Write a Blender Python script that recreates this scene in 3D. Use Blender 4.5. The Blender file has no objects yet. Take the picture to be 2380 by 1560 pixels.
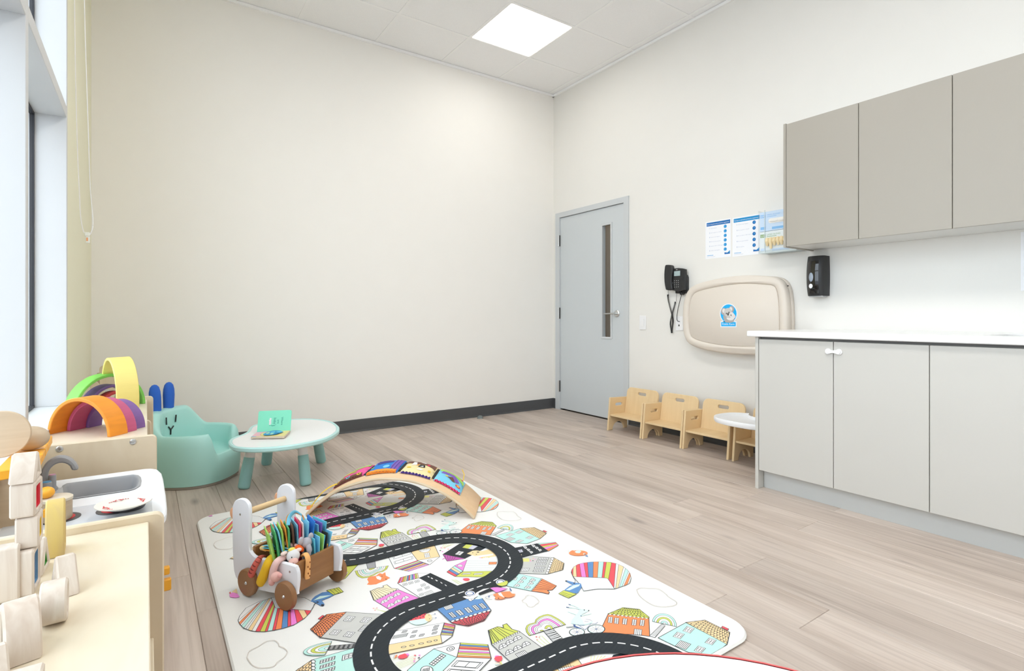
import bpy, bmesh, math, random
from mathutils import Matrix, Vector
from mathutils.geometry import tessellate_polygon
random.seed(7)
PI = math.pi
C = bpy.context.scene.collection
SC = bpy.context.scene

# ---------------------------------------------------------------- camera, sky, exposure
FPX, CX, CY, YAW = 1247.64, 1190.0, 736.22, 0.59858
CAM = Vector((-3.48948, -4.35312, 0.94315))
cam = bpy.data.cameras.new('camera')
cam.sensor_width = 36.0
cam.lens = FPX / 2380 * 36.0
cam.shift_y = -(780 - CY) / 2380
cam.clip_start = 0.02
camo = bpy.data.objects.new('camera', cam)
C.objects.link(camo)
camo.location = CAM
camo.rotation_euler = (PI / 2, 0, -YAW)
SC.camera = camo
SC.view_settings.view_transform = 'Standard'
SC.view_settings.look = 'None'
SC.view_settings.gamma = 1.0
SC.view_settings.use_curve_mapping = False
SC.view_settings.exposure = 0.58
SC.cycles.max_bounces = 12
SC.cycles.diffuse_bounces = 8
SC.cycles.glossy_bounces = 4
SC.cycles.transmission_bounces = 6
SC.cycles.use_denoising = True
SC.cycles.transparent_max_bounces = 24
world = bpy.data.worlds.new('overcast_sky')
SC.world = world
world.use_nodes = True
bg = world.node_tree.nodes['Background']
bg.inputs[0].default_value = (0.84, 0.92, 1.0, 1)
SKY = 2.9
bg.inputs[1].default_value = SKY
PANEL = 10.0         # added unseen ceiling panels (emission strength)
PANEL_DIM = 4.5      # the dimmed panel by the door
PANELCOL = (1.0, 0.975, 0.93)

def _ray(u, v):
    c, s = math.cos(YAW), math.sin(YAW)
    r = (u - CX) / FPX
    return Vector((s + r * c, c - r * s, -(v - CY) / FPX))
def PZ(u, v, z):
    d = _ray(u, v); return CAM + d * ((z - CAM.z) / d.z)
def PXX(u, v, x):
    d = _ray(u, v); return CAM + d * ((x - CAM.x) / d.x)
def PYY(u, v, y):
    d = _ray(u, v); return CAM + d * ((y - CAM.y) / d.y)

# ---------------------------------------------------------------- materials
def lin(r, g, b):
    def f(c):
        c /= 255.0
        return c / 12.92 if c <= 0.04045 else ((c + 0.055) / 1.055) ** 2.4
    return (f(r), f(g), f(b))
class NT:
    def __init__(s, name):
        s.m = bpy.data.materials.new(name); s.m.use_nodes = True
        s.t = s.m.node_tree; s.p = s.t.nodes['Principled BSDF']
    def n(s, typ, **kw):
        nd = s.t.nodes.new(typ)
        for k, v in kw.items():
            if k.startswith('i_'): nd.inputs[int(k[2:])].default_value = v
            else: setattr(nd, k, v)
        return nd
    def l(s, a, b): s.t.links.new(a, b)
def plain(name, col, rough=0.5, var=0.03, bump=0.0, bscale=200, metal=0.0, coat=0.0, spec=None, nscale=6):
    N = NT(name)
    N.p.inputs['Roughness'].default_value = rough
    N.p.inputs['Metallic'].default_value = metal
    N.p.inputs['Coat Weight'].default_value = coat
    if spec is not None: N.p.inputs['Specular IOR Level'].default_value = spec
    tc = N.n('ShaderNodeTexCoord')
    no = N.n('ShaderNodeTexNoise'); no.inputs['Scale'].default_value = nscale; no.inputs['Detail'].default_value = 3
    N.l(tc.outputs['Object'], no.inputs['Vector'])
    mx = N.n('ShaderNodeMix', data_type='RGBA')
    a = tuple(max(0, c * (1 - var)) for c in col) + (1,)
    b = tuple(min(1, c * (1 + var)) for c in col) + (1,)
    mx.inputs[6].default_value = a; mx.inputs[7].default_value = b
    N.l(no.outputs[0], mx.inputs[0]); N.l(mx.outputs[2], N.p.inputs['Base Color'])
    if bump:
        n2 = N.n('ShaderNodeTexNoise'); n2.inputs['Scale'].default_value = bscale; n2.inputs['Detail'].default_value = 2
        N.l(tc.outputs['Object'], n2.inputs['Vector'])
        bp = N.n('ShaderNodeBump'); bp.inputs['Strength'].default_value = bump; bp.inputs['Distance'].default_value = 0.002
        N.l(n2.outputs[0], bp.inputs['Height']); N.l(bp.outputs[0], N.p.inputs['Normal'])
    return N.m
def wood(name, base, dark, scale=(6, 40, 40), rough=0.42, dist=1.2, amt=0.5, rand=True, coat=0.0):
    """grain lines running along local axis with the smallest scale"""
    N = NT(name)
    N.p.inputs['Roughness'].default_value = rough
    N.p.inputs['Coat Weight'].default_value = coat
    tc = N.n('ShaderNodeTexCoord')
    v = tc.outputs['Object']
    if rand:
        oi = N.n('ShaderNodeObjectInfo')
        ad = N.n('ShaderNodeVectorMath', operation='MULTIPLY_ADD')
        cb = N.n('ShaderNodeCombineXYZ')
        for i in range(3): N.l(oi.outputs['Random'], cb.inputs[i])
        ad.inputs[1].default_value = (7.3, 5.1, 3.7)
        N.l(cb.outputs[0], ad.inputs[0]); N.l(v, ad.inputs[2]); v = ad.outputs[0]
    mp = N.n('ShaderNodeMapping'); mp.inputs['Scale'].default_value = scale
    N.l(v, mp.inputs[0])
    no = N.n('ShaderNodeTexNoise'); no.inputs['Scale'].default_value = 1.0; no.inputs['Detail'].default_value = 5
    no.inputs['Distortion'].default_value = dist
    N.l(mp.outputs[0], no.inputs['Vector'])
    rp = N.n('ShaderNodeValToRGB')
    rp.color_ramp.elements[0].position = 0.5 - 0.28 * 1; rp.color_ramp.elements[1].position = 0.72
    lo = tuple(b + (d - b) * amt for b, d in zip(base, dark))
    rp.color_ramp.elements[0].color = lo + (1,); rp.color_ramp.elements[1].color = tuple(base) + (1,)
    N.l(no.outputs[0], rp.inputs[0]); N.l(rp.outputs[0], N.p.inputs['Base Color'])
    return N.m
def glassmat(name, col=(1, 1, 1), rough=0.0, alpha=None):
    N = NT(name)
    N.p.inputs['Base Color'].default_value = tuple(col) + (1,)
    N.p.inputs['Roughness'].default_value = rough
    N.p.inputs['Transmission Weight'].default_value = 1.0
    N.p.inputs['IOR'].default_value = 1.45
    return N.m
def thinglass(name, col=(1, 1, 1), refl=0.08):
    """thin clear pane: mostly passes light, a little gloss"""
    m = bpy.data.materials.new(name); m.use_nodes = True
    t = m.node_tree; t.nodes.clear()
    o = t.nodes.new('ShaderNodeOutputMaterial'); mx = t.nodes.new('ShaderNodeMixShader')
    tr = t.nodes.new('ShaderNodeBsdfTransparent'); gl = t.nodes.new('ShaderNodeBsdfGlossy')
    gl.inputs['Roughness'].default_value = 0.02
    tr.inputs[0].default_value = tuple(col) + (1,)
    mx.inputs[0].default_value = refl * .8
    t.links.new(tr.outputs[0], mx.inputs[1]); t.links.new(gl.outputs[0], mx.inputs[2])
    t.links.new(mx.outputs[0], o.inputs[0])
    return m
def emit(name, col, st):
    m = bpy.data.materials.new(name); m.use_nodes = True
    p = m.node_tree.nodes['Principled BSDF']
    p.inputs['Base Color'].default_value = (0.9, 0.9, 0.9, 1)
    p.inputs['Emission Color'].default_value = tuple(col) + (1,)
    p.inputs['Emission Strength'].default_value = st
    return m

# ---------------------------------------------------------------- mesh building
def I4(): return Matrix.Identity(4)
def T(x, y, z): return Matrix.Translation((x, y, z))
def RX(a): return Matrix.Rotation(a, 4, 'X')
def RY(a): return Matrix.Rotation(a, 4, 'Y')
def RZ(a): return Matrix.Rotation(a, 4, 'Z')
def SCL(x, y, z): return Matrix.Diagonal((x, y, z, 1))
def basis(o, x, y, z):
    m = Matrix.Identity(4)
    for i in range(3):
        m[i][0] = x[i]; m[i][1] = y[i]; m[i][2] = z[i]; m[i][3] = o[i]
    return m
class MB:
    def __init__(s): s.v = []; s.f = []; s.m = []
    def add(s, vs, fs, mat=0, M=None):
        o = len(s.v)
        for v in vs:
            v = Vector(v)
            s.v.append(tuple(M @ v) if M is not None else tuple(v))
        for f in fs:
            s.f.append(tuple(i + o for i in f)); s.m.append(mat)
        return s
    def box(s, x0, x1, y0, y1, z0, z1, ch=0.0, mat=0, M=None):
        if x0 > x1: x0, x1 = x1, x0
        if y0 > y1: y0, y1 = y1, y0
        if z0 > z1: z0, z1 = z1, z0
        if ch <= 0:
            vs = [(x, y, z) for x in (x0, x1) for y in (y0, y1) for z in (z0, z1)]
            return s.add(vs, [(0, 1, 3, 2), (4, 6, 7, 5), (0, 4, 5, 1), (2, 3, 7, 6), (0, 2, 6, 4), (1, 5, 7, 3)], mat, M)
        c = min(ch, (x1 - x0) * .49, (y1 - y0) * .49, (z1 - z0) * .49)
        vs = []; ix = {}
        for a, x in ((0, x0), (1, x1)):
            for b, y in ((0, y0), (1, y1)):
                for d, z in ((0, z0), (1, z1)):
                    sx, sy, sz = (c if a == 0 else -c), (c if b == 0 else -c), (c if d == 0 else -c)
                    ix[(a, b, d, 0)] = len(vs); vs.append((x, y + sy, z + sz))
                    ix[(a, b, d, 1)] = len(vs); vs.append((x + sx, y, z + sz))
                    ix[(a, b, d, 2)] = len(vs); vs.append((x + sx, y + sy, z))
        fs = []
        q = [(0, 0), (1, 0), (1, 1), (0, 1)]
        for a in (0, 1): fs.append([ix[(a, i, j, 0)] for i, j in q])
        for b in (0, 1): fs.append([ix[(i, b, j, 1)] for i, j in q])
        for d in (0, 1): fs.append([ix[(i, j, d, 2)] for i, j in q])
        for a in (0, 1):
            for b in (0, 1):
                fs.append([ix[(a, b, 0, 0)], ix[(a, b, 0, 1)], ix[(a, b, 1, 1)], ix[(a, b, 1, 0)]])
                fs.append([ix[(a, 0, b, 0)], ix[(a, 0, b, 2)], ix[(a, 1, b, 2)], ix[(a, 1, b, 0)]])
                fs.append([ix[(0, a, b, 1)], ix[(0, a, b, 2)], ix[(1, a, b, 2)], ix[(1, a, b, 1)]])
        for k in range(8):
            a, b, d = k >> 2, (k >> 1) & 1, k & 1
            fs.append([ix[(a, b, d, i)] for i in range(3)])
        return s.add(vs, fs, mat, M)
    def slab(s, poly, d, holes=(), ch=0.0, mat=0, M=None, capmat=None):
        """extruded outline (local XY, z 0..d), optional holes, chamfered rims"""
        capmat = mat if capmat is None else capmat
        loops = [ccw(poly)] + [list(reversed(ccw(h))) for h in holes]
        rings = []
        for L in loops:
            if ch > 0:
                ins = inset(L, ch)
                rings.append([[(x, y, 0) for x, y in ins], [(x, y, ch) for x, y in L], [(x, y, d - ch) for x, y in L], [(x, y, d) for x, y in ins]])
            else:
                rings.append([[(x, y, 0) for x, y in L], [(x, y, d) for x, y in L]])
        for R in rings:
            n = len(R[0]); vs = [p for r in R for p in r]; fs = []
            for k in range(len(R) - 1):
                for i in range(n):
                    j = (i + 1) % n
                    fs.append((k * n + i, k * n + j, (k + 1) * n + j, (k + 1) * n + i))
            s.add(vs, fs, mat, M)
        for end in (0, -1):
            ls = [[Vector(p) for p in R[end]] for R in rings]
            flat = [p for L in ls for p in L]
            if len(ls) == 1:
                f = list(range(len(flat)))
                if end == 0: f.reverse()
                s.add(flat, [f], capmat, M)
            else:
                tri = tessellate_polygon([[Vector((p.x, p.y, 0)) for p in L] for L in ls])
                s.add(flat, [tuple(t) if end else tuple(reversed(t)) for t in tri], capmat, M)
        return s
    def tube(s, path, r, n=10, caps=True, mat=0, M=None, flat=1.0):
        path = [Vector(p) for p in path]; k = len(path)
        rs = r if isinstance(r, (list, tuple)) else [r] * k
        up = Vector((0, 0, 1)); vs = []; prev = None
        for i, p in enumerate(path):
            t = (path[min(i + 1, k - 1)] - path[max(i - 1, 0)]).normalized()
            if prev is None:
                a = t.cross(up)
                if a.length < 1e-3: a = t.cross(Vector((1, 0, 0)))
                a.normalize()
            else:
                a = (prev - t * prev.dot(t)).normalized()
            prev = a; b = t.cross(a)
            for j in range(n):
                th = 2 * PI * j / n
                vs.append(p + a * math.cos(th) * rs[i] + b * math.sin(th) * rs[i] * flat)
        fs = [(i * n + j, i * n + (j + 1) % n, (i + 1) * n + (j + 1) % n, (i + 1) * n + j) for i in range(k - 1) for j in range(n)]
        if caps: fs += [tuple(reversed(range(n))), tuple(range((k - 1) * n, k * n))]
        return s.add(vs, fs, mat, M)
    def lathe(s, prof, n=24, mat=0, M=None, arc=None):
        """profile of (r, z); ends close when r is 0"""
        vs = []; k = len(prof); full = arc is None
        m = n if full else n + 1
        for r, z in prof:
            for j in range(m):
                th = (2 * PI if full else arc) * j / n
                vs.append((r * math.cos(th), r * math.sin(th), z))
        fs = []
        for i in range(k - 1):
            for j in range(n):
                j2 = (j + 1) % m
                q = [i * m + j, i * m + j2, (i + 1) * m + j2, (i + 1) * m + j]
                if prof[i][0] < 1e-6: q = [q[0], q[2], q[3]]
                elif prof[i + 1][0] < 1e-6: q = [q[0], q[1], q[2]]
                fs.append(q)
        return s.add(vs, fs, mat, M)
    def ball(s, c, rx, ry=None, rz=None, n=16, k=9, mat=0, M=None):
        ry = rx if ry is None else ry; rz = rx if rz is None else rz
        prof = [(math.sin(PI * i / k), -math.cos(PI * i / k)) for i in range(k + 1)]
        prof[0] = (0, -1); prof[-1] = (0, 1)
        m = T(*c) @ SCL(rx, ry, rz)
        return s.lathe(prof, n, mat, (M @ m) if M is not None else m)
    def cyl(s, c, r, h, n=20, ch=0.0, mat=0, M=None, r2=None):
        r2 = r if r2 is None else r2
        pr = [(0, 0), (r - ch, 0), (r, ch), (r2, h - ch), (r2 - ch, h), (0, h)] if ch > 0 else [(0, 0), (r, 0), (r2, h), (0, h)]
        m = T(*c)
        return s.lathe(pr, n, mat, (M @ m) if M is not None else m)
    def quad(s, pts, mat=0, M=None): return s.add(pts, [tuple(range(len(pts)))], mat, M)
    def surf(s, fn, nu, nv, mat=0, M=None, closeu=False):
        vs = [fn(i / nu, j / nv) for j in range(nv + 1) for i in range(nu + (0 if closeu else 1))]
        w = nu if closeu else nu + 1
        fs = [(j * w + i, j * w + (i + 1) % w, (j + 1) * w + (i + 1) % w, (j + 1) * w + i) for j in range(nv) for i in range(nu)]
        return s.add(vs, fs, mat, M)
    def build(s, name, mats, parent=None, loc=None, rot=None, smooth=35, normals=True, merge=True):
        me = bpy.data.meshes.new(name)
        v = s.v
        if loc is None and parent is None and False: pass
        me.from_pydata(v, [], s.f)
        mats = mats if isinstance(mats, (list, tuple)) else [mats]
        for m in mats: me.materials.append(m)
        for p, mi in zip(me.polygons, s.m): p.material_index = mi
        if normals:
            bm = bmesh.new(); bm.from_mesh(me)
            if merge: bmesh.ops.remove_doubles(bm, verts=bm.verts, dist=1e-6)
            bmesh.ops.recalc_face_normals(bm, faces=bm.faces)
            bm.to_mesh(me); bm.free()
        if smooth:
            me.shade_smooth(); me.set_sharp_from_angle(angle=math.radians(smooth))
        o = bpy.data.objects.new(name, me); C.objects.link(o)
        if loc is not None: o.location = loc
        if rot is not None: o.rotation_euler = rot
        if parent is not None: o.parent = parent
        return o
def ccw(p):
    a = sum(p[i][0] * p[(i + 1) % len(p)][1] - p[(i + 1) % len(p)][0] * p[i][1] for i in range(len(p)))
    return list(p) if a > 0 else list(reversed(p))
def inset(L, d):
    """offset a loop to its left by d (inwards for ccw)"""
    n = len(L); out = []
    for i in range(n):
        p0, p1, p2 = Vector(L[i - 1]), Vector(L[i]), Vector(L[(i + 1) % n])
        a = (p1 - p0).normalized(); b = (p2 - p1).normalized()
        na, nb = Vector((-a.y, a.x)), Vector((-b.y, b.x))
        m = na + nb
        if m.length < 1e-6: m = na.copy()
        m.normalize(); k = d / max(0.5, m.dot(na))
        q = p1 + m * k; out.append((q.x, q.y))
    return out
def rrect(x0, x1, y0, y1, r, n=6):
    rr = r if isinstance(r, (list, tuple)) else [r] * 4   # order: x1y1, x0y1, x0y0, x1y0
    out = []
    for (cx, cy, a0), q in zip(((x1, y1, 0), (x0, y1, 90), (x0, y0, 180), (x1, y0, 270)), rr):
        sx = -1 if cx == x1 else 1; sy = -1 if cy == y1 else 1
        if q <= 0: out.append((cx, cy)); continue
        for i in range(n + 1):
            a = math.radians(a0 + 90 * i / n)
            out.append((cx + sx * q + q * math.cos(a), cy + sy * q + q * math.sin(a)))
    return out
def circ(cx, cy, rx, ry=None, n=24, a0=0, a1=360):
    ry = rx if ry is None else ry
    full = abs(a1 - a0) >= 360
    return [(cx + rx * math.cos(math.radians(a0 + (a1 - a0) * i / (n if full else n - 1))), cy + ry * math.sin(math.radians(a0 + (a1 - a0) * i / (n if full else n - 1)))) for i in range(n)]
def smoothloop(pts, k=4, closed=True):
    n = len(pts); out = []
    for i in range(n if closed else n - 1):
        g = (lambda q: pts[q % n]) if closed else (lambda q: pts[max(0, min(n - 1, q))])
        p0, p1, p2, p3 = (Vector(g(i + d)) for d in (-1, 0, 1, 2))
        for j in range(k):
            t = j / k
            q = 0.5 * ((2 * p1) + (p2 - p0) * t + (2 * p0 - 5 * p1 + 4 * p2 - p3) * t * t + (3 * p1 - p0 - 3 * p2 + p3) * t ** 3)
            out.append(tuple(q))
    if not closed: out.append(tuple(pts[-1]))
    return out
_fontcache = {}
def textmesh(txt, size):
    key = (txt, size)
    if key in _fontcache: return _fontcache[key]
    cu = bpy.data.curves.new('lettering', 'FONT'); cu.body = txt; cu.size = size; cu.align_x = 'LEFT'
    cu.resolution_u = 3
    ob = bpy.data.objects.new('lettering', cu); C.objects.link(ob)
    dg = bpy.context.evaluated_depsgraph_get(); dg.update()
    me = bpy.data.meshes.new_from_object(ob.evaluated_get(dg))
    r = ([tuple(v.co) for v in me.vertices], [tuple(p.vertices) for p in me.polygons])
    bpy.data.objects.remove(ob); bpy.data.curves.remove(cu); bpy.data.meshes.remove(me)
    _fontcache[key] = r
    return r
def addtext(mb, txt, M, width=None, size=1.0, mat=0, height=None):
    vs, fs = textmesh(txt, size)
    if not vs: return
    x0 = min(v[0] for v in vs); x1 = max(v[0] for v in vs)
    k = width / (x1 - x0) if width else 1.0
    ky = height / (max(v[1] for v in vs) - min(v[1] for v in vs)) if height else k
    mb.add([((v[0] - x0) * k, v[1] * ky, 0) for v in vs], fs, mat, M)

# ---------------------------------------------------------------- scene objects
def thing(name, label, cat, loc=(0, 0, 0), rotz=0.0, group=None):
    o = bpy.data.objects.new(name, None); C.objects.link(o)
    o.empty_display_size = 0.05
    o.location = loc; o.rotation_euler = (0, 0, rotz)
    o['label'] = label; o['category'] = cat
    if group: o['group'] = group
    return o
def tag(o, label, cat, group=None):
    o['label'] = label; o['category'] = cat
    if group: o['group'] = group
    return o
def struct(o): o['kind'] = 'structure'; return o
def kids(o): return list(o.children)
def dup(root, loc, rotz=None, label=None):
    r = root.copy(); C.objects.link(r); r.location = loc
    if rotz is not None: r.rotation_euler = (0, 0, rotz)
    if label: r['label'] = label
    def rec(a, b):
        for ch in list(a.children):
            c = ch.copy(); C.objects.link(c); c.parent = b; rec(ch, c)
    rec(root, r)
    return r
def piece(name, src, parent, loc, rot=None):
    """another copy of a small part, sharing its mesh"""
    o = src.copy(); C.objects.link(o); o.name = name; o.parent = parent; o.location = loc
    if rot is not None: o.rotation_euler = rot
    return o

# ================================================================= SETTING
XL, YF, H = -3.778, -7.2, 3.235
M_wall = plain('wall_paint', (0.86, 0.84, 0.80), 0.62, 0.012, 0.05, 350)
M_wallw = plain('wall_paint_white', (0.77, 0.755, 0.72), 0.6, 0.012, 0.05, 350)
M_pier = plain('pier_paint', (0.80, 0.78, 0.60), 0.62, 0.012, 0.05, 350)
M_tile = plain('ceiling_tile_board', (0.89, 0.89, 0.895), 0.85, 0.05, 0.5, 160, nscale=170)
M_tee = plain('ceiling_tee_metal', (0.90, 0.90, 0.90), 0.5)
M_rub = plain('baseboard_rubber', (0.062, 0.063, 0.066), 0.42, 0.06)
M_alu = plain('window_aluminium', (0.60, 0.61, 0.62), 0.45, 0.02)
M_gask = plain('black_gasket', (0.015, 0.015, 0.02), 0.5)
M_pane = thinglass('window_glass', (0.965, 0.98, 0.985))
M_door = plain('door_paint', (0.565, 0.60, 0.62), 0.45, 0.012)
M_frame = plain('door_frame_paint', (0.56, 0.585, 0.60), 0.42, 0.012)
M_steel = plain('satin_steel', (0.62, 0.62, 0.61), 0.28, 0.04, metal=1.0)
M_dark = plain('dark_gap', (0.03, 0.028, 0.026), 0.7)
M_corr = plain('corridor_paint', (0.42, 0.35, 0.25), 0.7)
M_pave = plain('pavement', (0.34, 0.34, 0.35), 0.8)

def plankmat():
    N = NT('oak_plank')
    N.p.inputs['Roughness'].default_value = 0.44
    tc = N.n('ShaderNodeTexCoord'); oi = N.n('ShaderNodeObjectInfo')
    cb = N.n('ShaderNodeCombineXYZ')
    for i in range(3): N.l(oi.outputs['Random'], cb.inputs[i])
    ad = N.n('ShaderNodeVectorMath', operation='MULTIPLY_ADD'); ad.inputs[1].default_value = (37.0, 53.0, 11.0)
    N.l(cb.outputs[0], ad.inputs[0]); N.l(tc.outputs['Object'], ad.inputs[2])
    def noise(sc, det, dist, scale=1.0):
        mp = N.n('ShaderNodeMapping'); mp.inputs['Scale'].default_value = sc
        N.l(ad.outputs[0], mp.inputs[0])
        no = N.n('ShaderNodeTexNoise'); no.inputs['Scale'].default_value = scale
        no.inputs['Detail'].default_value = det; no.inputs['Distortion'].default_value = dist
        N.l(mp.outputs[0], no.inputs['Vector']); return no.outputs[0]
    def ramp(x, els):
        r = N.n('ShaderNodeValToRGB'); e = r.color_ramp.elements
        while len(e) < len(els): e.new(0.5)
        for a, (p, c) in zip(e, els): a.position = p; a.color = tuple(c) + (1,)
        N.l(x, r.inputs[0]); return r.outputs[0]
    def mix(fac, a, b, mode='MIX'):
        m = N.n('ShaderNodeMix', data_type='RGBA', blend_type=mode)
        for s_, v in ((0, fac), (6, a), (7, b)):
            if hasattr(v, 'links'): N.l(v, m.inputs[s_])
            elif s_ == 0: m.inputs[0].default_value = v
            else: m.inputs[s_].default_value = tuple(v) + (1,)
        return m.outputs[2]
    broad = noise((7, 0.9, 7), 4, 0.8)
    fine = noise((70, 2.2, 70), 5, 0.6)
    col = ramp(broad, [(0.30, (0.43, 0.352, 0.298)), (0.52, (0.545, 0.46, 0.40)), (0.74, (0.61, 0.53, 0.47))])
    g = ramp(fine, [(0.34, (0.80, 0.78, 0.77)), (0.55, (1, 1, 1))])
    col = mix(0.75, col, g, 'MULTIPLY')
    # dark streaks and cracks
    st = noise((16, 0.9, 16), 3, 1.6)
    col = mix(ramp(st, [(0.64, (0, 0, 0)), (0.74, (0.55, 0.55, 0.55))]), col, (0.27, 0.215, 0.185))
    # knots
    mp = N.n('ShaderNodeMapping'); mp.inputs['Scale'].default_value = (5.2, 1.7, 1.0); N.l(ad.outputs[0], mp.inputs[0])
    vo = N.n('ShaderNodeTexVoronoi'); vo.inputs['Scale'].default_value = 1.0; vo.inputs['Randomness'].default_value = 1.0
    N.l(mp.outputs[0], vo.inputs['Vector'])
    kn = ramp(vo.outputs['Distance'], [(0.02, (0.75, 0.75, 0.75)), (0.13, (0, 0, 0))])
    col = mix(kn, col, (0.20, 0.165, 0.15))
    # every plank a little different
    mr = N.n('ShaderNodeMapRange'); mr.inputs['To Min'].default_value = 0.88; mr.inputs['To Max'].default_value = 1.10
    N.l(oi.outputs['Random'], mr.inputs[0])
    cc = N.n('ShaderNodeCombineXYZ')
    for i in range(3): N.l(mr.outputs[0], cc.inputs[i])
    col = mix(1.0, col, cc.outputs[0], 'MULTIPLY')
    N.l(col, N.p.inputs['Base Color'])
    bp = N.n('ShaderNodeBump'); bp.inputs['Strength'].default_value = 0.12; bp.inputs['Distance'].default_value = 0.001
    N.l(fine, bp.inputs['Height']); N.l(bp.outputs[0], N.p.inputs['Normal'])
    return N.m
M_plank = plankmat()

# floor: base slab and planks one by one
floor = struct(MB().box(XL - .1, .1, YF, 0.05, -.12, -.012).build('floor', M_dark))
PW = 0.1873
xs = [-1.108 + PW * k for k in range(-16, 8)]
joints = {}
def addj(u, v):
    q = PZ(u, v, 0); k = math.floor((q.x + 1.108) / PW); joints[k] = q.y
for uv in ((1660, 1396), (1752, 1150), (1945, 1185), (390, 1348), (470, 1421)): addj(*uv)
rj = random.Random(11)
edge = M_plank
for k in range(-15, 7):
    x0 = -1.108 + PW * k; x1 = x0 + PW
    x0 = max(x0, XL); x1 = min(x1, 0.0)
    if x1 - x0 < 0.02: continue
    LN = 1.52
    ph = joints.get(k, -rj.random() * LN)
    ys = []
    y = ph
    while y < 0: y += LN
    while y > YF: ys.append(y); y -= LN
    ys = [0.0] + [q for q in ys if YF < q < -0.02] + [YF]
    for a, b in zip(ys, ys[1:]):
        MB().box(x0 + .0004, x1 - .0004, b + .0004, a - .0004, -.012, 0.0, ch=.0016).build('floor_plank', M_plank, floor, smooth=0)

# walls
struct(MB().box(XL - .25, .14, 0, .14, -.05, H + .15).build('wall_back', M_wall))
wr = MB()
DY0, DY1, DZ = -0.067, -1.055, 2.0
wr.box(0, .12, DY0, 0, 0, H + .15).box(0, .12, DY1, DY0, DZ, H + .15).box(0, .12, YF, DY1, 0, H + .15)
struct(wr.build('wall_right', M_wallw))
struct(MB().box(XL - .25, .14, YF - .14, YF, -.05, H + .15).build('wall_front', M_wallw))
XG = -3.888          # glass plane
YJ = -1.272          # pier end
SILL, WT = 0.552, 3.12
wl = MB()
wl.box(XL - .25, XL, YJ + .012, 0, 0, H + .15)
wl.box(XL - .25, XL, YF, YJ + .012, 0, SILL - .03)
wl.box(XL - .25, XL, YF, YJ + .012, WT, H + .15)
struct(wl.build('wall_left', M_pier))
# window wall: mullions, transoms, sill, panes
win = struct(bpy.data.objects.new('window_1', None)); C.objects.link(win); win['kind'] = 'structure'
MB().box(-3.93, XL + .012, YF, YJ + .012, SILL - .03, SILL, ch=.002).build('window_sill', M_alu, win)
mull = [YJ, -2.222, -3.18, -4.14, -5.1, -6.06, -7.02]
for i, y in enumerate(mull):
    MB().box(XG - .05, XL, y - .042 if i else y - .018, y if i else y + .010, SILL, WT, ch=.0015).build('mullion', M_alu, win, smooth=0)
    MB().box(XG - .012, XG + .003, y - .055 if i else y - .031, y, SILL, WT).build('gasket', M_gask, win, smooth=0)
for i in range(len(mull) - 1):
    a, b = mull[i] - .042, mull[i + 1]
    if i == 0: a = mull[0] - .018
    MB().box(XG - .05, XL, b, a, 1.821, 1.871, ch=.0015).build('transom', M_alu, win, smooth=0)
    MB().box(XG - .05, XL, b, a, WT - .06, WT, ch=.0015).build('head_rail', M_alu, win, smooth=0)
    MB().box(XG - .012, XG + .003, b, a, SILL, SILL + .012).build('gasket', M_gask, win, smooth=0)
    MB().box(XG - .012, XG + .003, b, a, 1.809, 1.821).build('gasket', M_gask, win, smooth=0)
    MB().box(XG - .006, XG, b, a, SILL + .006, 1.83).build('pane', M_pane, win, smooth=0)
    MB().box(XG - .006, XG, b, a, 1.86, WT - .02).build('pane', M_pane, win, smooth=0)
struct(MB().box(-30, -3.99, -30, 25, -.4, -.15).build('trim_pavement', M_pave))

# baseboards (dark rubber with a coved toe)
def cove(n, length):
    prof = [(0, 0), (.013, 0), (.0125, .004), (.008, .010), (.006, .018), (.0055, .098), (.004, .101), (0, .101)]
    return prof
bb = MB().slab(cove(0, 0), 3.778, M=basis((XL, 0, 0), (0, -1, 0), (0, 0, 1), (1, 0, 0)))
struct(bb.build('baseboard_back', M_rub))
bb = MB()
bb.slab(cove(0, 0), .06, M=basis((0, 0, 0), (-1, 0, 0), (0, 0, 1), (0, -1, 0)))
bb.slab(cove(0, 0), 1.60, M=basis((0, DY1 - .004, 0), (-1, 0, 0), (0, 0, 1), (0, -1, 0)))
struct(bb.build('baseboard_right', M_rub))

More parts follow.
